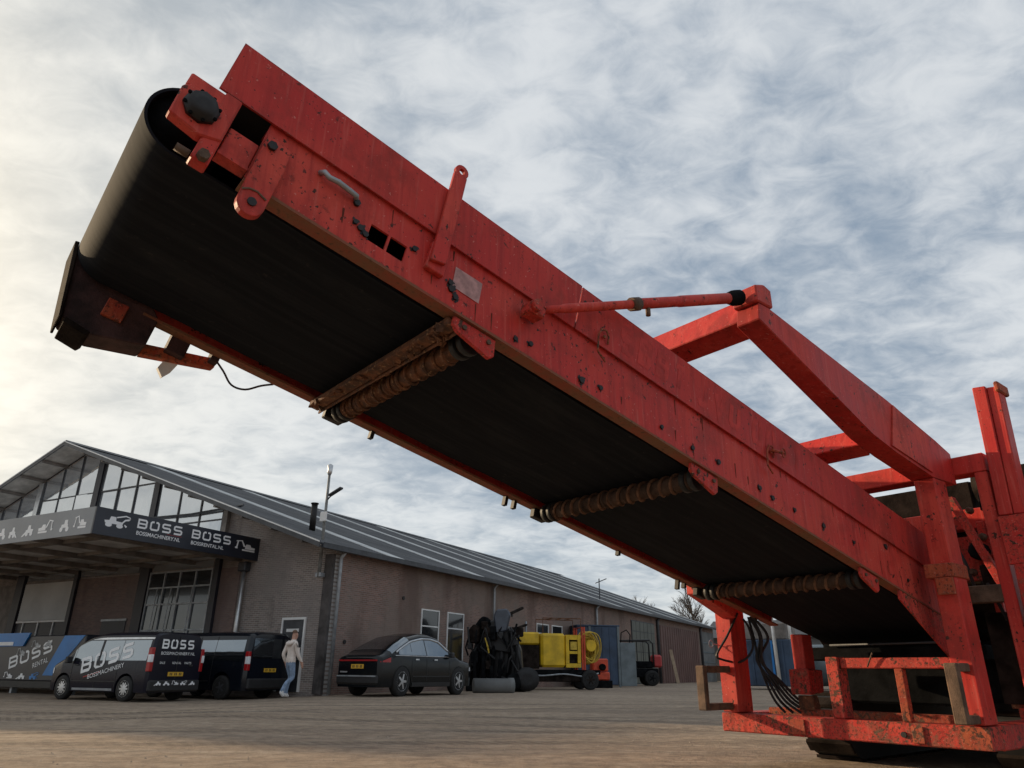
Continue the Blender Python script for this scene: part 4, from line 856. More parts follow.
# tracks
for a0, a1 in ((-.28, .14), (1.36, 1.78)):
    m = MB(); path = []
    for i in range(13): t = math.pi / 2 + math.pi * i / 12; path.append((5.75 + .27 * math.cos(t), .285 + .27 * math.sin(t)))
    for i in range(13): t = -math.pi / 2 + math.pi * i / 12; path.append((9.3 + .27 * math.cos(t), .285 + .27 * math.sin(t)))
    m.prism(path, a0, a1, Mm); trk = part(m, 'track', black_rub)
    tot_ = [Vector(p) for p in path] + [Vector(path[0])]; seg = [(tot_[i + 1] - tot_[i]).length for i in range(len(path))]; L = sum(seg); npad = 44
    for k in range(npad):
        d = L * k / npad; i = 0
        while d > seg[i]: d -= seg[i]; i += 1
        p = tot_[i].lerp(tot_[i + 1], d / seg[i]); tg = (tot_[i + 1] - tot_[i]).normalized(); no = Vector((tg.y, -tg.x))
        q = [p + tg * .06 + no * .002, p - tg * .06 + no * .002, p - tg * .05 + no * .03, p + tg * .05 + no * .03]
        m = MB(); m.prism([(v.x, v.y) for v in q], a0 - .01, a1 + .01, Mm); part(m, 'track_pad', grime, trk)
# hoses by the far post
for k in range(6):
    o = .03 * k; m = MB(); m.tube(spl([Mm(4.40, 1.56 - o * .3, 1.22), Mm(4.42 + .03 * (k % 3), 1.54 - o * .5 - .03 * (k % 2), 1.05), Mm(4.44, 1.53 - o * .4 + .02 * (k % 3), .86), Mm(4.47 + o * .5, 1.50 - o * .7, .68), Mm(4.50 + o, 1.45 - o, .53), Mm(4.53 + o * 1.6, 1.38 - o * 1.5, .435)]), .011 + .002 * (k % 2), 6); part(m, 'hydraulic_hose', black_rub)
m = MB(); m.tube(spl([Mm(4.30, 1.60, 1.25), Mm(4.15, 1.63, 1.05), Mm(4.05, 1.68, .90), Mm(4.1, 1.68, .86), Mm(4.3, 1.62, .84), Mm(4.40, 1.55, .95), Mm(4.38, 1.55, 1.12), Mm(4.33, 1.57, 1.2)]), .010, 6); part(m, 'hydraulic_hose', black_rub)
m = MB(); m.tube([Mm(4.14 + .03 * math.cos(t), 1.80, .99 + .03 * math.sin(t)) for t in [k * .7 for k in range(10)]], .005, 5); m.tube([Mm(4.17, 1.80, .99), Mm(4.24, 1.79, .98)], .005, 5); part(m, 'wire_eye', galv)
m = MB(); m.hexa([Mm(3.72, 1.56, 1.38), Mm(3.72, 1.70, 1.38), Mm(4.21, 1.70, 1.20), Mm(4.21, 1.56, 1.20), Mm(3.72, 1.56, 1.50), Mm(3.72, 1.70, 1.50), Mm(4.21, 1.70, 1.42), Mm(4.21, 1.56, 1.42)], .006); part(m, 'pivot_bracket', red)
for f, a in ((fN, .2), ):
    m = MB(); m.prism([(4.05, -.08), (4.78, -.30), (4.78, -.016), (4.05, -.016)], -.0005, .011, f); part(m, 'heel_plate', red_worn)

# ------------------------------------------------------------------ vehicles
def lerp_tab(tab, x):
    if x <= tab[0][0]: return tab[0][1]
    for (x0, y0), (x1, y1) in zip(tab, tab[1:]):
        if x <= x1:
            t = (x - x0) / (x1 - x0); return y0 + (y1 - y0) * t
    return tab[-1][1]
class Veh:
    """lofted body: X forward, Y left, Z up; top = roof/bonnet line, half = half width plan"""
    def __init__(s, top, half, z0, axles, rw, tumble, xs0, xs1, belt):
        s.top, s.half, s.z0, s.axles, s.rw, s.tumble, s.xs0, s.xs1, s.belt = top, half, z0, axles, rw, tumble, xs0, xs1, belt
    def bottom(s, x):
        z = s.z0
        for a in s.axles:
            d = abs(x - a)
            if d < s.rw: z = max(z, s.rw * .86 + math.sqrt(max(0, s.rw ** 2 - d * d)) - s.rw * .86 * .0 - (s.rw - .0) * .0 - .0)
        return min(z, s.rw * 1.95)
    def pt(s, x, q):
        """q 0..1 up the side, 1..2 across the roof to the centre line (left half)"""
        zt = lerp_tab(s.top, x); zb = s.bottom(x); hw = lerp_tab(s.half, x); zs = zt - min(.16, (zt - s.z0) * .2)
        if q <= 1:
            z = zb + (zs - zb) * q
        if q <= 1:
            b = lerp_tab(s.belt, x)
            if z < b: y = hw * (1 - .05 * max(0, (.45 - z) / .45) ** 2 - .012 * ((z - .6) / .4) ** 2)
            else: y = hw * (1 - .012 * ((b - .6) / .4) ** 2) - s.tumble * (z - b)
            return x, y, z
        _, ys, _ = s.pt(x, 1.0); t = (q - 1) * math.pi / 2
        return x, ys * max(0, math.cos(t)) ** .55, zs + (zt - zs) * math.sin(t) ** .8
    def xs(s):
        r = set(i / 40 * (s.xs1 - s.xs0) + s.xs0 for i in range(41))
        for a in s.axles:
            for k in range(-10, 11): r.add(a + s.rw * math.sin(k / 10 * math.pi / 2))
            r.add(a - s.rw - .002); r.add(a + s.rw + .002)
        for x, _ in list(s.top) + list(s.half): r.add(x)
        return sorted(x for x in r if s.xs0 <= x <= s.xs1)
    def body(s, root, mat):
        m = MB(); Q = [0, .12, .25, .38, .5, .62, .74, .87, 1.0, 1.12, 1.25, 1.4, 1.6, 1.8, 2.0]; rows = []
        for x in s.xs():
            Lh = [Vector(s.pt(x, q)) for q in Q]; rows.append(Lh + [Vector((p.x, -p.y, p.z)) for p in Lh[-2::-1]])
        V = m.grid(rows, True)
        m.bm.faces.new(V[0]); m.bm.faces.new(V[-1][::-1])
        for A, B in zip(V, V[1:]): m.bm.faces.new((A[0], A[-1], B[-1], B[0]))
        o = m.obj('body', mat, root)
        mod = o.modifiers.new('es', 'EDGE_SPLIT'); mod.split_angle = R_(38); return o
    def zq(s, x, z):
        zt = lerp_tab(s.top, x); zb = s.bottom(x); zs = zt - min(.16, (zt - s.z0) * .2); return (z - zb) / (zs - zb)
    def side_patch(s, name, mat, root, side, x0, x1, lo, hi, off=.006, n=8):
        m = MB(); rows = []
        for i in range(n + 1):
            x = x0 + (x1 - x0) * i / n; row = []
            for j in range(5):
                z = lo(x) + (hi(x) - lo(x)) * j / 4; _, y, zz = s.pt(x, max(0, min(1, s.zq(x, z)))); row.append(Vector((x, (y + off) * side, zz)))
            rows.append(row)
        m.grid(rows, True); return m.obj(name, mat, root)
    def top_patch(s, name, mat, root, x0, x1, q0=1.12, off=.006, n=8):
        m = MB(); rows = []
        for i in range(n + 1):
            x = x0 + (x1 - x0) * i / n; Lh = [Vector(s.pt(x, q0 + (2 - q0) * j / 6)) + Vector((0, 0, off)) for j in range(7)]
            rows.append(Lh + [Vector((p.x, -p.y, p.z)) for p in Lh[-2::-1]])
        m.grid(rows, True); return m.obj(name, mat, root)
def wheel(root, x, y, r, wd, side, spokes, rim_mat, hub=.62):
    m = MB(); m.lathe([(-wd / 2, r * .66), (-wd / 2, r * .92), (-wd * .4, r), (wd * .4, r), (wd / 2, r * .92), (wd / 2, r * .66)], (x, y, r), (0, 1, 0), 24); wh = m.obj('wheel', tyre_m, root)
    m = MB(); yo = y + side * (wd / 2 - .02)
    m.lathe([(0, r * .66), (side * .012, r * .665), (side * .014, r * hub), (-side * .03, r * hub * .98)], (x, yo, r), (0, 1, 0), 24); m.obj('rim_dish', dark_steel, wh)
    m = MB(); m.lathe([(0, r * .16), (side * .03, r * .14)], (x, yo, r), (0, 1, 0), 12)
    for k in range(spokes):
        a = 2 * math.pi * k / spokes; c, s_ = math.cos(a), math.sin(a); f = lambda p, d, q: Vector((x + p * c - q * s_, yo + side * d, r + p * s_ + q * c))
        m.hexa([f(.1 * r, .0, -.09 * r), f(.64 * r, .0, -.07 * r), f(.64 * r, .0, .07 * r), f(.1 * r, .0, .09 * r), f(.1 * r, .026, -.08 * r), f(.64 * r, .018, -.06 * r), f(.64 * r, .018, .06 * r), f(.1 * r, .026, .08 * r)])
    o = m.obj('rim_spokes', rim_mat, wh); 
    m = MB(); m.lathe([(0, r * .68), (side * .02, r * .66), (side * .02, r * .60), (0, r * .60)], (x, yo, r), (0, 1, 0), 24); m.obj('rim_ring', rim_mat, wh)
    return wh
def plate(root, x, z, w_, h_, mat=None):
    m = MB(); m.box(x - .014, x - .002, -w_ / 2, w_ / 2, z, z + h_); p = m.obj('number_plate', plate_y if mat is None else mat, root)
    m = MB()
    for i in range(8):
        if i in (2, 5): continue
        y = w_ / 2 - .06 - i * (w_ - .1) / 8; m.quad([(x - .016, y, z + .02), (x - .016, y - .03, z + .02), (x - .016, y - .03, z + h_ - .02), (x - .016, y, z + h_ - .02)])
    m.obj('plate_characters', black_plastic, p)['kind'] = 'stuff'
def heading_rz(h): return R_(90 - h)

# small panel van
V1P = Vector((-11.446, 22.951, 0)); V1P.z = gz(V1P.x, V1P.y) - .004
van = thing('panel_van', 'small dark panel van with white lettering on side and rear, left of the person', 'van', V1P, heading_rz(-63.9), 'vans parked before the warehouse front')
T = [(-2.2, 1.78), (-2.12, 1.83), (-1.2, 1.85), (.1, 1.84), (.55, 1.78), (.95, 1.62), (1.38, 1.22), (1.75, 1.08), (2.05, .96), (2.17, .80), (2.22, .62)]
Hf = [(-2.2, .86), (-2.1, .90), (1.5, .91), (1.9, .86), (2.1, .74), (2.22, .60)]
v = Veh(T, Hf, .24, (-1.33, 1.33), .39, .17, -2.2, 2.22, [(-2.2, 1.0), (2.22, .92)])
v.body(van, van_paint)
for sd_ in (1, -1):
    v.side_patch('side_panel_glass', glass_car, van, sd_, -2.02, -.1, lambda x: 1.06, lambda x: 1.60)
    v.side_patch('side_window', glass_car, van, sd_, .0, 1.08, lambda x: 1.04, lambda x: min(1.60, lerp_tab(T, x) - .16))
    v.side_patch('roof_edge_strip', alu, van, sd_, -2.1, .5, lambda x: 1.625, lambda x: 1.68, .008)  # light grey strip along the roof edge
    v.side_patch('sill_trim', galv, van, sd_, -.85, .85, lambda x: .27, lambda x: .33, .01)
    v.side_patch('headlight', white_lens, van, sd_, 1.85, 2.17, lambda x: .70 + .2 * (x - 1.85), lambda x: .86 - .1 * (x - 1.85), .01)
    m = MB(); m.box(1.02, 1.14, sd_ * .93, sd_ * 1.10, .98, 1.16, None, .02); m.obj('mirror', black_plastic, van)
    m = MB(); m.box(-2.225, -2.08, sd_ * .80, sd_ * .915, .78, 1.40, None, .015); tl = m.obj('tail_light', red_lens, van)
    m = MB(); m.box(-2.24, -2.10, sd_ * .83, sd_ * .922, 1.02, 1.22, None, .01); m.obj('reversing_lens', white_lens, tl)
v.top_patch('windscreen', glass_car, van, .62, 1.34)
v.top_patch('bonnet_panel', van_paint, van, 1.45, 2.0)  # raised bonnet patch in the same body paint
for x in (-1.33, 1.33):
    for sd_ in (1, -1): wheel(van, x, sd_ * .80, .33, .20, sd_, 10, alu)
m = MB(); m.box(-2.27, -2.16, -.86, .86, .26, .56, None, .04); m.obj('rear_bumper', black_plastic, van)
m = MB(); m.box(-2.214, -2.202, -.008, .008, .58, 1.72); m.obj('door_gap', black_plastic, van)
m = MB(); m.box(-2.23, -2.202, -.55, -.42, .92, .97, None, .01); m.obj('door_handle', black_plastic, van)
rf = lambda p, d, q: Vector((-2.203 - d * 2, .62 - p, q))
m = MB(); boss(m, .02, 1.38, 1.1, .25, rf); m.obj('rear_lettering', white_print, van)
text_mesh('BOSSMACHINERY.NL', .115, lambda x, d, y: rf(.02 + x * 1.08, d, 1.22 + y), white_print, 'rear_web_address', van)
for i, tx in enumerate(('SALE', 'RENTAL', 'PARTS')): text_mesh(tx, .085, lambda x, d, y: rf(.03 + i * .42 + x, d, .98 + y), white_print, 'rear_small_text', van)
for i, kd in enumerate(('loader', 'roller', 'excavator', 'backhoe', 'loader')):
    m = MB(); icon(m, kd, -.1 + i * .29, .42, .24, .15, lambda p, d, q: Vector((-2.276 - d, .62 - p, q))); m.obj('machine_pictogram', white_print, van)
plate(van, -2.205, .66, .52, .11)
def vside(vv, x_off, z_off, ang):
    c, s_ = math.cos(ang), math.sin(ang)
    def f(p, d, q):
        x = x_off - (p * c - q * s_); z = z_off + p * s_ + q * c
        _, y, zz = vv.pt(x, max(0, min(1, vv.zq(x, z)))); return Vector((x, y + .010 + d, z))
    return f
m = MB(); fS = vside(v, .58, .70, R_(13)); boss(m, 0, .0, 2.05, .42, fS); m.obj('side_lettering', white_print, van)
text_mesh('BOSSMACHINERY', .17, lambda x, d, y: vside(v, .25, .56, R_(13))(x * 1.1, d, y), white_print, 'side_web_address', van)
m = MB(); m.ribbon([(0, -.05), (.7, -.05)], .025, vside(v, .45, .66, R_(13))); m.obj('red_stripe', print_red, van)

# larger plain van
V2 = Veh([(-2.45, 1.88), (-2.36, 1.95), (-1.2, 1.97), (.6, 1.96), (1.1, 1.84), (1.75, 1.22), (2.1, 1.08), (2.4, .92), (2.52, .66)], [(-2.45, .92), (-2.3, .97), (1.8, .98), (2.2, .90), (2.52, .68)], .26, (-1.46, 1.46), .42, .16, -2.45, 2.52, [(-2.45, 1.05), (2.5, .98)])
h2 = R_(-64); fw2 = Vector((math.sin(h2), math.cos(h2), 0)); lf2 = Vector((-fw2.y, fw2.x, 0))
p2 = Vector((-7.9, 23.25, 0)) + fw2 * 2.45 - lf2 * .97
p2.z = gz(-9.5, 23) - .004
van2 = thing('delivery_van', 'plain glossy black delivery van parked between lettered van and person', 'van', p2, heading_rz(-64), 'vans parked before the warehouse front')
V2.body(van2, navy_paint)
for sd_ in (1, -1):
    V2.side_patch('side_window', glass_car, van2, sd_, -2.2, -.35, lambda x: 1.12 + .04 * (x + 1), lambda x: 1.70); V2.side_patch('side_window', glass_car, van2, sd_, -.2, 1.35, lambda x: 1.12, lambda x: min(1.70, lerp_tab(V2.top, x) - .17))
    m = MB(); m.box(-2.475, -2.33, sd_ * .86, sd_ * .975, .82, 1.36, None, .015); m.obj('tail_light', red_lens, van2)
    m = MB(); m.box(-2.485, -2.35, sd_ * .88, sd_ * .98, 1.0, 1.22, None, .01); m.obj('reversing_lens', white_lens, van2)
    m = MB(); m.box(1.32, 1.46, sd_ * 1.0, sd_ * 1.2, 1.05, 1.28, None, .02); m.obj('mirror', black_plastic, van2)
    V2.side_patch('headlight', white_lens, van2, sd_, 2.1, 2.48, lambda x: .74, lambda x: .90, .01)
V2.top_patch('windscreen', glass_car, van2, 1.15, 1.72)
for x in (-1.46, 1.46):
    for sd_ in (1, -1): wheel(van2, x, sd_ * .86, .34, .21, sd_, 5, zinc_dark)
m = MB(); m.box(-2.53, -2.41, -.92, .92, .30, .60, None, .04); m.obj('rear_bumper', black_plastic, van2)
m = MB(); m.box(-2.462, -2.452, -.78, .78, 1.18, 1.75); m.obj('rear_window', glass_car, van2)
plate(van2, -2.46, .78, .52, .11)

# coupe suv
CP = Vector((-3.27, 25.2, -.01))
car = thing('parked_car', 'black coupe car with silver window trim parked along the brick side wall', 'car', CP, heading_rz(34))
T = [(-2.45, .98), (-2.40, 1.04), (-2.1, 1.12), (-1.55, 1.37), (-1.0, 1.57), (-.4, 1.66), (.1, 1.66), (.5, 1.59), (1.3, 1.13), (1.6, 1.03), (2.1, .96), (2.35, .84), (2.46, .62)]
Hf = [(-2.45, .80), (-2.35, .92), (-1.5, .965), (1.5, .965), (2.1, .92), (2.35, .80), (2.46, .62)]
c3 = Veh(T, Hf, .24, (-1.46, 1.46), .42, .42, -2.45, 2.46, [(-2.45, .98), (-1.5, 1.04), (1.3, .97), (2.46, .9)])
c3.body(car, car_paint)
top = lambda x: lerp_tab(T, x)
for sd_ in (1, -1):
    c3.side_patch('side_window', glass_car, car, sd_, -1.62, -.28, lambda x: 1.06, lambda x: max(1.065, top(x) - .17)); c3.side_patch('side_window', glass_car, car, sd_, -.24, .92, lambda x: 1.05, lambda x: max(1.055, top(x) - .17))
    m = MB(); pts = []
    for x in [-1.75 + .14 * i for i in range(20)]:
        z = max(1.06, top(x) - .15); _, y, zz = c3.pt(x, min(1, c3.zq(x, z))); pts.append((x, sd_ * (y + .012), zz))
    m.tube(pts, .030, 6); pts = []
    for x in [-1.8 + .16 * i for i in range(18)]:
        _, y, zz = c3.pt(x, min(1, c3.zq(x, 1.035))); pts.append((x, sd_ * (y + .010), zz))
    m.tube(pts, .012, 6); m.obj('window_trim', alu, car)
    m = MB(); m.box(.86, 1.02, sd_ * .96, sd_ * 1.12, 1.02, 1.16, None, .025); m.obj('mirror', black_plastic, car)
    c3.side_patch('tail_light', red_lens, car, sd_, -2.40, -2.0, lambda x: .86, lambda x: .98, .012, 5)
    c3.side_patch('headlight', white_lens, car, sd_, 2.1, 2.42, lambda x: .66, lambda x: .78, .012, 5)
    c3.side_patch('sill', black_plastic, car, sd_, -.98, .98, lambda x: .25, lambda x: .36, .014)
c3.top_patch('rear_window', glass_car, car, -1.95, -1.05); c3.top_patch('windscreen', glass_car, car, .58, 1.26)
for x in (-1.46, 1.46):
    for sd_ in (1, -1): wheel(car, x, sd_ * .86, .385, .25, sd_, 5, silver, .64)
m = MB(); m.box(-2.50, -2.38, -.86, .86, .30, .54, None, .05); m.obj('rear_bumper', black_plastic, car)
m = MB(); m.box(-2.515, -2.495, -.8, .8, .50, .53); m.obj('bumper_strip', galv, car)
m = MB(); m.box(-2.47, -2.45, -.80, .80, .885, .925, None, .005); m.obj('light_bar', red_lens, car)
plate(car, -2.455, .70, .52, .11)
m = MB(); m.box(-2.463, -2.452, .42, .72, .60, .635); m.obj('model_badge', alu, car)

car.scale = (.95, 1.0, 1.12)
def seams(vv, root, xs_, z0, z1):
    for sd_ in (1, -1):
        for x in xs_: vv.side_patch('door_seam', black_plastic, root, sd_, x - .008, x + .008, lambda q: z0, lambda q: min(z1, lerp_tab(vv.top, q) - .17), .0075, 1)
seams(v, van, (-.06, 1.02, -.92), .36, 1.7); seams(V2, van2, (-.28, 1.32, -1.0), .4, 1.8); seams(c3, car, (-.26, .95, -1.0), .40, 1.55)
for vv, rt_, zz in ((v, van, .92), (V2, van2, 1.0), (c3, car, .93)):
    for sd_ in (1, -1):
        for x in (-.2, .75) if vv is not c3 else (-.85, .1): vv.side_patch('door_handle', black_plastic if vv is not c3 else alu, rt_, sd_, x, x + .18, lambda q: zz, lambda q: zz + .035, .02, 2)
        vv.side_patch('body_crease', black_plastic, rt_, sd_, -.95, .95, lambda q: .50, lambda q: .525, .009, 4)
# ------------------------------------------------------------------ box trailer at the far left
tp_ = OC + E2 * 12.2 - E1 * 2.9
trl = thing('display_trailer', 'dark box trailer with white lettering and blue end panel at the left edge', 'trailer', (tp_.x, tp_.y, gz(tp_.x, tp_.y) - .004), -HB)
tf = lambda p, d, q: Vector((2.45 - p if False else p, -1.1 - d, q))
MB().box(-7.5, 4.45, -.3, .55, .42, 1.90, None, .03).obj('box_body', sign_navy, trl)
fl = lambda p, d, q: Vector((p, d, q))
m = MB(); m.prism([(2.45, .60), (3.0, .60), (4.40, 1.88), (3.25, 1.88)], -.312, -.302, fl); m.obj('blue_panel', blue_p, trl)
m = MB(); m.prism([(-5.0, 1.55), (.95, 1.55), (1.25, 2.0), (-5.0, 2.0)], -.36, -.304, fl); bl_ = m.obj('blue_header', blue_p, trl)
m = MB(); m.box(-5, .35, -.375, -.362, 1.58, 1.70); m.obj('header_strip', white_print, bl_)
def trs(x, z, ang):
    c, s_ = math.cos(ang), math.sin(ang); return lambda p, d, q: Vector((x + p * c - q * s_, -.304 - d, z + p * s_ + q * c))
m = MB(); boss(m, 0, 0, 2.45, .40, trs(.32, .78, R_(14))); m.obj('lettering', white_print, trl)
text_mesh('RENTAL', .24, trs(1.75, .82, R_(14)), white_print, 'small_lettering', trl)
for i, kd in enumerate(('loader', 'backhoe', 'loader', 'roller', 'excavator', 'loader', 'backhoe')):
    m = MB(); icon(m, kd, -3.0 + i * .78, .46, .55, .28, trs(0, 0, 0)); m.obj('machine_pictogram', white_print if i != 6 else blue_p, trl)
for i, (kd, x, z) in enumerate((('excavator', .6, 1.2), ('excavator', 1.4, 1.45), ('loader', 2.1, 1.5))):
    m = MB(); icon(m, kd, x, z, .5, .34, trs(0, 0, 0)); m.obj('machine_pictogram', galv, trl)
MB().box(-7.3, 4.3, -.25, .5, .2, .415).obj('chassis', black_plastic, trl)
for x in (-3.2, -2.4): wheel(trl, x, -.2, .33, .2, -1, 8, zinc_dark); wheel(trl, x, .45, .33, .2, 1, 8, zinc_dark)
for x in (.4, 3.8): MB().box(x - .06, x + .06, -.1, .1, -.02, .2).obj('support_leg', galv, trl)

# ------------------------------------------------------------------ person walking
def skin_person(name, label, loc, rz_):
    root = thing(name, label, 'person', loc, rz_)
    V = []; Ed = []; Rr = []
    def add(p, r, par=None):
        V.append(p); Rr.append(r)
        if par is not None: Ed.append((par, len(V) - 1))
        return len(V) - 1
    # X forward, Y left
    pel = add((0, 0, .97), (.155, .115)); bel = add((.01, 0, 1.10), (.145, .105), pel); che = add((.015, 0, 1.28), (.165, .115), bel); shd = add((.01, 0, 1.42), (.14, .10), che); nk = add((.03, 0, 1.50), (.06, .06), shd)
    hd0 = add((.05, 0, 1.58), (.075, .08), nk); hd1 = add((.06, 0, 1.68), (.082, .095), hd0); hd2 = add((.055, 0, 1.765), (.055, .06), hd1)
    add((.135, 0, 1.655), (.022, .022), hd1)
    for s, kx, kz, ax, az, tx, tz in ((1, .14, .53, .02, .10, .14, .05), (-1, .06, .52, -.27, .17, -.19, .045)):
        hp = add((0, .095 * s, .90), (.095, .095), pel); kn = add((kx, .10 * s, kz), (.066, .066), hp); cf = add(((kx + ax) / 2 - .02, .10 * s, (kz + az) / 2 + .06), (.06, .06), kn); an = add((ax, .10 * s, az), (.046, .046), cf)
        hl = add((ax - .03, .10 * s, az - .055), (.042, .04), an); add((tx, .105 * s, tz), (.042, .035), an)
    for s, ex, ez, wx, wz in ((1, -.10, 1.13, .02, .92), (-1, .06, 1.12, .20, .94)):
        sh = add((.0, .19 * s, 1.41), (.075, .075), shd); el = add((ex, .235 * s, ez), (.055, .055), sh); wr = add((wx, .23 * s, wz), (.042, .042), el)
        pm = add((wx + .03, .228 * s, wz - .07), (.040, .024), wr)
        for k in range(4):
            b = add((wx + .015 + .018 * k, .232 * s, wz - .125), (.011, .011), pm); add((wx + .03 + .018 * k, .222 * s, wz - .175 + .012 * abs(k - 2)), (.008, .008), b)
        t1 = add((wx + .075, .215 * s, wz - .07), (.011, .011), pm); add((wx + .09, .205 * s, wz - .11), (.009, .009), t1)
    me = bpy.data.meshes.new('skel'); me.from_pydata(V, Ed, []); o = bpy.data.objects.new('skel', me); COL.objects.link(o)
    o.modifiers.new('sk', 'SKIN'); sv = me.skin_vertices[0].data
    for i, r in enumerate(Rr): sv[i].radius = r
    sv[0].use_root = True
    sb = o.modifiers.new('sub', 'SUBSURF'); sb.levels = 2; sb.render_levels = 2
    bpy.context.view_layer.update()
    bme = bpy.data.meshes.new_from_object(o.evaluated_get(bpy.context.evaluated_depsgraph_get())); bpy.data.objects.remove(o)
    bme.name = 'body'; bme.materials.clear()
    for mt in (hood_m, jean_m, shoe_m, skin_m): bme.materials.append(mt)
    for p in bme.polygons:
        c = p.center; p.use_smooth = True
        if c.z > 1.53: p.material_index = 3
        elif abs(c.y) > .196 and c.z < .945 and c.z > .6: p.material_index = 3
        elif c.z > .93: p.material_index = 0
        elif c.z > .13 and not (c.x < -.2 and c.z < .19): p.material_index = 1
        else: p.material_index = 2
    b = bpy.data.objects.new('body', bme); COL.objects.link(b); b.parent = root
    m = MB(); rows = []
    for i in range(9):
        th = R_(8 + i * 11.5); rows.append([Vector((.045 + .092 * math.sin(th) * math.cos(a) * (1.0 if math.cos(a) < .3 else .86), .086 * math.sin(th) * math.sin(a), 1.70 + .098 * math.cos(th) - (.04 if math.cos(a) < -.2 and i > 6 else 0))) for a in [k * math.pi / 8 for k in range(16)]])
    m.grid(rows[:7], True, True); m.bm.faces.new([v_ for v_ in list(m.bm.verts)[:16]][::-1]); m.obj('hair', hair_m, root)
    for s in (1, -1):
        m = MB(); m.lathe([(0, .02), (.012, .026), (.02, .018)], (.055, s * .076, 1.655), (0, s, 0), 8); m.obj('ear', skin_m, root)
    m = MB(); m.tube([(.06, .11, 1.47), (-.04, .12, 1.465), (-.12, .06, 1.42), (-.135, 0, 1.40), (-.12, -.06, 1.42), (-.04, -.12, 1.465), (.06, -.11, 1.47)], [.03, .045, .055, .06, .055, .045, .03], 8); m.obj('hood', hood_m, root)
    return root
skin_person('person', 'person in beige hooded top and blue jeans walking towards the warehouse door', (-6.15, 21.65, -.012), heading_rz(38))

# ------------------------------------------------------------------ machines along the side wall
def on_wall(u, v): return OC + E2 * u + E1 * v
# black hydraulic grab assembly standing on end
bp = on_wall(-2.0, 7.7)
bg_ = thing('black_grab_attachment', 'tall black hydraulic grab attachment with hoses standing between car and yellow machine', 'attachment', bp, heading_rz(100))
def bpart(mb_, name, mat=black_plastic, par=None): return mb_.obj(name, mat, par or bg_)
MB().box(-1.0, 1.05, -.5, .5, .0, .22, None, .03).obj('base_frame', dark_steel, bg_)
for i, x in enumerate((-.95, -.7, -.45, -.2, .1, .4, .7)):
    bpart(MB().tube([(x, -.35 + .1 * (i % 3), .2), (x + .10, -.25 + .1 * (i % 3), 1.3), (x * .55 + .1, -.05, 2.1 + .12 * (i % 2))], [.10, .085, .06], 8), 'leg_tube', dark_steel if i % 2 else black_rub)
bpart(MB().prism([(-.55, 1.5), (.5, 1.35), (.45, 2.3), (.1, 2.6), (-.45, 2.5)], -.25, .3, lambda p, d, q: Vector((p, d, q)), .05), 'grab_body', black_plastic)
m = MB(); m.prism([(.02, 2.05), (.42, 2.15), (.55, 2.75), (.42, 2.98), (.02, 2.95), (-.08, 2.7)], -.42, -.28, lambda p, d, q: Vector((p, d, q)), .05); bpart(m, 'guard_shield', plain('slate_shield', (.06, .07, .09), .35, .2, .5, .2, 3))
bpart(MB().prism([(-.75, 2.05), (-.25, 2.05), (-.18, 2.5), (-.40, 2.72), (-.58, 2.66), (-.78, 2.35)], -.35, .1, lambda p, d, q: Vector((p, d, q)), .07), 'rotator_head', dark_steel)
bpart(MB().prism([(-1.0, 1.7), (-.60, 1.7), (-.55, 2.3), (-.80, 2.42), (-.98, 2.2)], -.4, -.15, lambda p, d, q: Vector((p, d, q)), .05), 'ram_eye', grime)
for x0, z0, x1, z1 in ((-1.0, 2.3, -.7, 1.2), (-.3, 2.4, -.15, 1.0), (.6, 2.2, .75, .9), (.85, 2.0, .95, .7)):
    bpart(MB().tube([(x0, -.4, z0), ((x0 + x1) / 2 - .08, -.46, (z0 + z1) / 2), (x1, -.42, z1)], .035, 7), 'hydraulic_hose', black_rub)
bpart(MB().tube([(-.35, -.45, 1.9), (-.25, -.5, 1.6), (-.2, -.48, 1.35)], .03, 6), 'yellow_hose', yellow_d)
bpart(MB().box(.55, .95, -.35, .05, 1.95, 2.3, None, .04), 'valve_block', grime)
bpart(MB().lathe([(0, .18), (.05, .42), (.30, .42), (.34, .2)], (1.12, -.3, .44), (.2, -1, 0), 18), 'side_wheel', black_rub)
bpart(MB().lathe([(0, .12), (.04, .30), (.24, .30), (.28, .12)], (.72, -.45, .36), (.2, -1, 0), 16), 'side_wheel', dark_steel)
for k in range(5): bpart(MB().box(-1.05 + k * .3, -.93 + k * .3, -.55, -.42, .22, .9 + .25 * ((k * 7) % 3), None, .02), 'tooth_plate', dark_steel)
bpart(MB().prism([(-1.0, .2), (.95, .2), (.85, 1.5), (.5, 2.25), (-.5, 2.35), (-.85, 1.6)], -.05, .4, lambda p, d, q: Vector((p, d, q)), .06), 'main_frame', black_plastic)
rb_ = random.Random(5)
for k in range(16):
    x = rb_.uniform(-.95, .9); z = rb_.uniform(.9, 2.5); bpart(MB().tube([(x, -.3 - .2 * rb_.random(), z), (x + rb_.uniform(-.25, .25), -.5, z - rb_.uniform(.2, .5)), (x + rb_.uniform(-.3, .3), -.42, z - rb_.uniform(.6, 1.0))], rb_.uniform(.02, .045), 6), 'hydraulic_hose', black_rub if k % 3 else dark_steel)
for k in range(10):
    x = rb_.uniform(-1.0, .7); z = rb_.uniform(.5, 2.3); d = rb_.uniform(.1, .3); bpart(MB().box(x, x + d, -.5, -.2, z, z + d * rb_.uniform(.6, 1.8), None, .025), 'bracket_plate', (dark_steel, grime, black_plastic)[k % 3])
bg_.scale = (1.12, 1.12, 1.03)
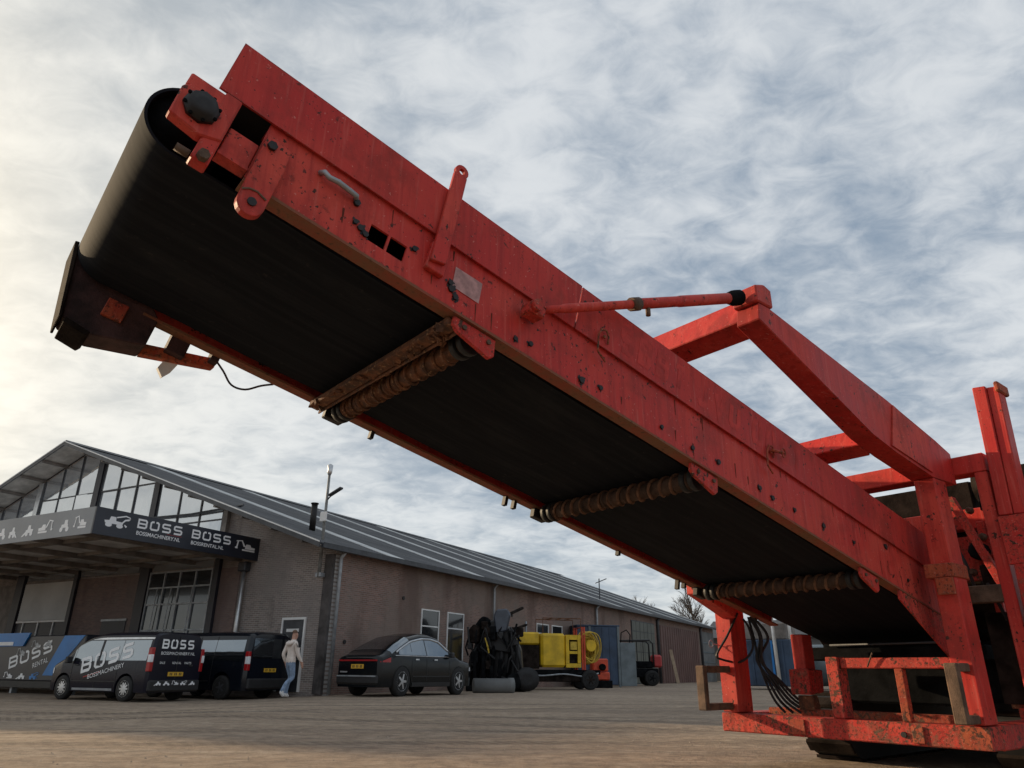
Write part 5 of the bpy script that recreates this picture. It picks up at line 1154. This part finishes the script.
# boom poles sticking out behind it
pl = thing('pipe_bundle', 'two slanting rusty steel pipes leaning above the black attachment', 'pipes', on_wall(-1.0, 9.2), heading_rz(28.5))
MB().tube([(-.6, 0, 2.55), (2.6, .0, 3.45)], .07, 8).obj('pipe', grime, pl); MB().tube([(-.3, .1, 2.0), (3.2, .1, 2.75)], .06, 8).obj('pipe', grime, pl); MB().tube([(3.1, .1, 0), (3.15, .1, 2.9)], .05, 8).obj('prop', galv, pl); MB().tube([(-.4, .05, 0), (-.4, .05, 2.6)], .05, 8).obj('prop', galv, pl)
# concrete pipe lying on the ground
cpz = on_wall(-3.0, 5.7)
cpipe = thing('concrete_pipe', 'grey concrete pipe lying on the ground beside the parked car', 'pipe', (cpz.x, cpz.y, .24), heading_rz(75))
m = MB(); m.lathe([(-.75, .16), (-.75, .25), (.55, .25), (.56, .27), (.75, .27), (.75, .16), (.4, .15)], (0, 0, 0), (1, 0, 0), 22); m.obj('pipe_shell', concrete, cpipe)
m = MB(); m.lathe([(0, .155), (.004, .155)], (.752, 0, 0), (1, 0, 0), 20); m.obj('dark_bore', blackstain, cpipe)
# yellow trailer machine
yp = on_wall(-2.55, 12.4)
ym = thing('yellow_hose_trailer', 'yellow wheeled hose reel machine beside the brick wall', 'trailer machine', yp, heading_rz(76))
def yp_(mb_, name, mat): return mb_.obj(name, mat, ym)
yp_(MB().box(-1.9, 1.6, -.55, .55, .55, .72, None, .02), 'chassis', dark_steel); yp_(MB().box(-1.2, .8, -.5, .5, .28, .548, None, .03), 'fuel_tank', grime); yp_(MB().tube(spl([(-1.9, -.58, .62), (-1.0, -.6, .5), (0, -.6, .56), (.9, -.6, .48), (1.5, -.58, .6)]), .03, 6), 'side_pipe', galv)
yp_(MB().box(-.95, .1, -.62, .6, .8, 2.05, None, .09), 'engine_hood', yellow)
yp_(MB().box(-1.95, -.97, -.5, .5, 1.62, 2.08, None, .06), 'front_hood', yellow)
yp_(MB().box(-1.85, -1.0, -.48, .48, .74, 1.6), 'engine_bay', grime)
m = MB(); m.box(.11, .75, -.6, -.5, .8, .95); m.box(.11, .25, -.6, -.5, .96, 2.0); m.box(.62, .75, -.6, -.5, .96, 2.0); m.box(.26, .61, -.6, -.5, 1.82, 2.0); m.box(.26, .61, -.6, -.5, 1.3, 1.4); yp_(m, 'control_frame', yellow)
yp_(MB().box(.12, .74, -.49, .5, .8, 1.95, None, .02), 'control_cabinet', grime)
yp_(MB().box(.3, .58, -.62, -.605, 1.45, 1.75), 'control_panel', yellow_d)
rh = random.Random(2)
for k in range(16):
    t = k * .02; rx, rz2, tw_ = rh.uniform(.22, .50), rh.uniform(.34, .62), rh.uniform(-.12, .12); m = MB(); m.tube([(1.22 + rx * math.cos(a), -.42 + t * 2.4 + tw_ * math.sin(a), 1.55 + rz2 * math.sin(a) + .04 * math.sin(3 * a + k)) for a in [i * 2 * math.pi / 28 for i in range(29)]], .028, 6, False); yp_(m, 'hose_coil', yellow_d)
yp_(MB().lathe([(0, .1), (.02, .5), (.05, .5), (.07, .1)], (1.28, .38, 1.62), (0, 1, 0), 20), 'reel_flange', yellow); yp_(MB().lathe([(0, .22), (.8, .22)], (1.28, -.42, 1.62), (0, 1, 0), 14), 'reel_hub', yellow)
for x, y0, y1 in ((.85, -.5, .5), (.95, -.5, .5)): yp_(MB().tube([(x, y0, .72), (x, y0, 2.3), (x, y1, 2.3), (x, y1, .72)], .04, 6), 'reel_frame', orange_p)
m = MB()
for y in (-.52, .52):
    m.tube([(-.85, y, 2.0), (-.85, y, 2.62), (.8, y, 2.62), (.8, y, 2.0)], .022, 6)
for x in (-.4, .0, .4): m.tube([(x, -.52, 2.62), (x, .52, 2.62)], .018, 6)
yp_(m, 'guard_cage', rust)
for x in (-1.55, 1.1):
    for sd_ in (1, -1): wheel(ym, x, sd_ * .62, .36, .22, sd_, 6, grime)
ym.scale = (1.08, 1.08, 1.13)
# blue container cabin
bc = on_wall(-1.7, 20.0)
bx = thing('blue_site_cabin', 'dark blue steel site cabin with grey door behind the hose reel', 'cabin', bc, heading_rz(80))
MB().box(-1.7, .62, -.9, .9, .1, 3.0, None, .03).obj('cabin_shell', blue_box, bx)
MB().box(-1.72, .66, -.92, .92, 3.003, 3.08, None, .01).obj('cabin_roof', blue_box, bx)
for x in (-1.02, .55): MB().box(x - .06, x + .06, -.97, -.905, 0, 3.0, None, .01).obj('corner_post', greyteal, bx)
MB().box(.64, 1.5, -.90, -.82, .05, 2.2, None, .02).obj('open_door', greyteal, bx)
MB().tube([(.7, -.86, 2.2), (.75, -.86, 2.7), (1.05, -.86, 2.85), (1.25, -.86, 2.6), (1.2, -.86, 2.1)], .03, 6).obj('bent_tube', dark_steel, bx)
for x in (-.7, -.3, .1): MB().box(x - .04, x + .04, -.925, -.903, .2, 2.95).obj('rib', blue_box, bx)
lp = on_wall(-2.9, 15.3)
rp = thing('red_pump', 'small orange red pump unit on the ground before the blue cabin', 'pump', (lp + (bc - lp) * .35 - E2 * .2), heading_rz(80))
MB().box(-.45, .35, -.3, .3, .75, 1.35, None, .06).obj('pump_housing', orange_p, rp); MB().box(-.4, .4, -.35, .35, .35, .74, None, .05).obj('pump_base', orange_p, rp)
MB().lathe([(0, .12), (.05, .16), (.2, .16), (.24, .1)], (.0, -.3, .95), (0, -1, 0), 12).obj('pump_face', dark_steel, rp); MB().box(-.5, .5, -.4, .4, 0, .345, None, .02).obj('skid', dark_steel, rp)
# roll cage machine
fk = on_wall(-1.9, 24.6)
fm = thing('compact_dumper', 'small machine with black roll bar and red engine covers by the wall', 'dumper', fk, heading_rz(85))
MB().box(-1.1, 1.2, -.5, .5, .45, .95, None, .05).obj('chassis', dark_steel, fm); MB().box(-1.15, -.45, -.45, .45, 1.35, 2.05, None, .08).obj('engine_cover', orange_p, fm); MB().box(.95, 1.5, -.35, .35, 1.0, 1.7, None, .1).obj('fuel_tank', print_red, fm)
MB().lathe([(0, .2), (.03, .2)], (-.8, -.452, 1.7), (0, -1, 0), 14).obj('fan_grille', blackstain, fm); MB().box(-1.0, .9, -.45, .45, .96, 1.34, None, .04).obj('dark_body', dark_steel, fm)
m = MB()
for y in (-.45, .45): m.tube([(-1.15, y, 1.3), (-1.15, y, 2.45), (.75, y, 2.5), (.95, y, 2.3), (.95, y, 1.0)], .05, 8)
m.tube([(-1.15, -.45, 2.45), (-1.15, .45, 2.45)], .05, 8); m.tube([(.75, -.45, 2.5), (.75, .45, 2.5)], .05, 8); m.obj('roll_bar', black_plastic, fm)
for x in (-.3, .2, .6): MB().tube([(x, .45, 1.3), (x, .45, 2.45)], .02, 6).obj('cage_bar', black_plastic, fm)
for x in (-.75, .75):
    for sd_ in (1, -1): wheel(fm, x, sd_ * .58, .42, .3, sd_, 5, dark_steel)
# plank
pk = on_wall(-1.0, 36.2)
plk = thing('leaning_plank', 'pale timber plank leaning beside the brown sheet door', 'plank', pk, 0); MB().hexa([Vector(p) for p in ((-.12, 0, 0), (.12, 0, 0), (.12, .08, 0), (-.12, .08, 0), (-.42, .5, 2.3), (-.18, .5, 2.3), (-.18, .58, 2.3), (-.42, .58, 2.3))]).obj('board', plain('pale_timber', (.36, .27, .19), .8, 0, .3, .2, 3), plk); MB().box(-.16, -.06, .1, .5, .02, .1).obj('foot_block', timber, plk)

# ------------------------------------------------------------------ far background behind the portal
fs = thing('far_shed', 'low grey shed far behind the red portal frame', 'shed', (31, 66, 0), R_(-30))
MB().box(-14, 14, 0, 9, -.2, 3.8).obj('wall', concrete, fs); MB().prism([(-.5, 3.805), (9.5, 3.805), (4.5, 5.6)], -14.4, 14.4, lambda p, d, q: Vector((d, p, q))).obj('roof', zinc_dark, fs)
for x in (-11, -6, 0, 6): MB().box(x, x + 3, -.08, -.004, 0, 3.0).obj('door', greyteal, fs)
bs = thing('blue_skip', 'blue steel container far behind the hanging hoses', 'container', (13.2, 39.0, 0), R_(-35))
MB().box(-1.4, 1.4, -1.1, 1.1, .15, 2.3, None, .04).obj('box', blue_box, bs)
for x in (-1.0, -.5, 0, .5, 1.0): MB().box(x - .05, x + .05, -1.15, -1.105, .2, 2.25).obj('rib', blue_p if x == .5 else blue_box, bs)
MB().tube([(.75, -1.3, 0), (.7, -1.3, 3.4), (1.5, -1.3, 3.4), (1.5, -1.3, 2.3)], .09, 8).obj('vent_pipe', white_p, bs); MB().box(-1.2, 1.2, -.9, .9, 2.305, 3.1, None, .05).obj('crate_top', timber, bs)
gt = thing('grey_tank', 'grey cylindrical tank lying behind the blue container', 'tank', (16.5, 39.5, 0), R_(-35))
m = MB(); m.lathe([(-2.4, .3), (-2.2, 1.0), (2.2, 1.0), (2.4, .3)], (0, 0, 1.15), (1, 0, 0), 20); m.obj('shell', greyteal, gt)
for x in (-1.4, 1.4): MB().box(x - .15, x + .15, -.8, .8, 0, .5).obj('saddle', dark_steel, gt)

# ------------------------------------------------------------------ bare trees
def bare_tree(loc, h, seed, label, spread=.55, depth=6, group=None):
    r = random.Random(seed); root = thing('bare_tree', label, 'tree', loc, 0, group); tr = MB(); tw = MB()
    def grow(p, d, L, rad, lev):
        q = p + d * L * .5 + Vector((r.uniform(-1, 1), r.uniform(-1, 1), 0)) * L * .05; e = p + d * L
        (tr if lev < 2 else tw).tube([p, q, e], [rad, rad * .85, rad * .68], 7 if lev < 2 else (5 if lev < 4 else 3), False)
        if lev >= depth: return
        for k in range(3 if lev < depth - 1 else 4):
            nd = (d + Vector((r.uniform(-1, 1), r.uniform(-1, 1), r.uniform(-.25, .75))) * spread).normalized()
            grow(p.lerp(e, r.uniform(.55, 1)) if k else e, nd, L * r.uniform(.62, .82), rad * .62, lev + 1)
    grow(Vector((0, 0, -.1)), Vector((0, 0, 1)), h * .28, h * .020, 0)
    tr.obj('trunk', bark, root); tw.obj('crown', bark, root); return root
tg_ = 'bare trees behind the yard'
bare_tree((24.5, 24.0, 0), 13.5, 5, 'leafless tree at the right edge behind the red tall post', .6, 6, tg_)
bare_tree((20, 82, 0), 11.0, 6, 'leafless tree showing just above the far end of the warehouse roof', .6, 6, tg_)
bare_tree((16, 92, 0), 12.0, 8, 'leafless tree farther behind the far warehouse roof', .6, 6, tg_)
bare_tree((30, 92, 0), 8.5, 9, 'leafless tree left of the far red portal post', .6, 6, tg_)
bare_tree((40, 95, 0), 12.0, 12, 'leafless tree behind the far shed', .6, 6, tg_)
# distant hedge line closing the horizon
mb = MB(); rs = random.Random(11)
for i in range(900):
    a = R_(-75 + 150 * i / 900); d = 170 + rs.uniform(-8, 8); x, y = d * math.sin(a), d * math.cos(a)
    for k in range(7):
        s = rs.uniform(.6, 1.5); c = Vector((x + rs.uniform(-2, 2), y + rs.uniform(-2, 2), rs.uniform(.2, 5.5)))
        n_ = Vector((rs.uniform(-1, 1), rs.uniform(-1, 1), rs.uniform(-1, 1))).normalized(); t_ = n_.orthogonal().normalized(); b_ = n_.cross(t_)
        mb.bm.faces.new([mb.bm.verts.new(c + t_ * s + b_ * s * .2), mb.bm.verts.new(c + b_ * s), mb.bm.verts.new(c - t_ * s * .8)])
tag(mb.obj('distant_hedge', plain('winter_hedge', (.06, .065, .045), .9, 0, .2, .4, .3)), 'far dark winter hedge and woodland along the horizon', 'hedge', None, 'stuff')
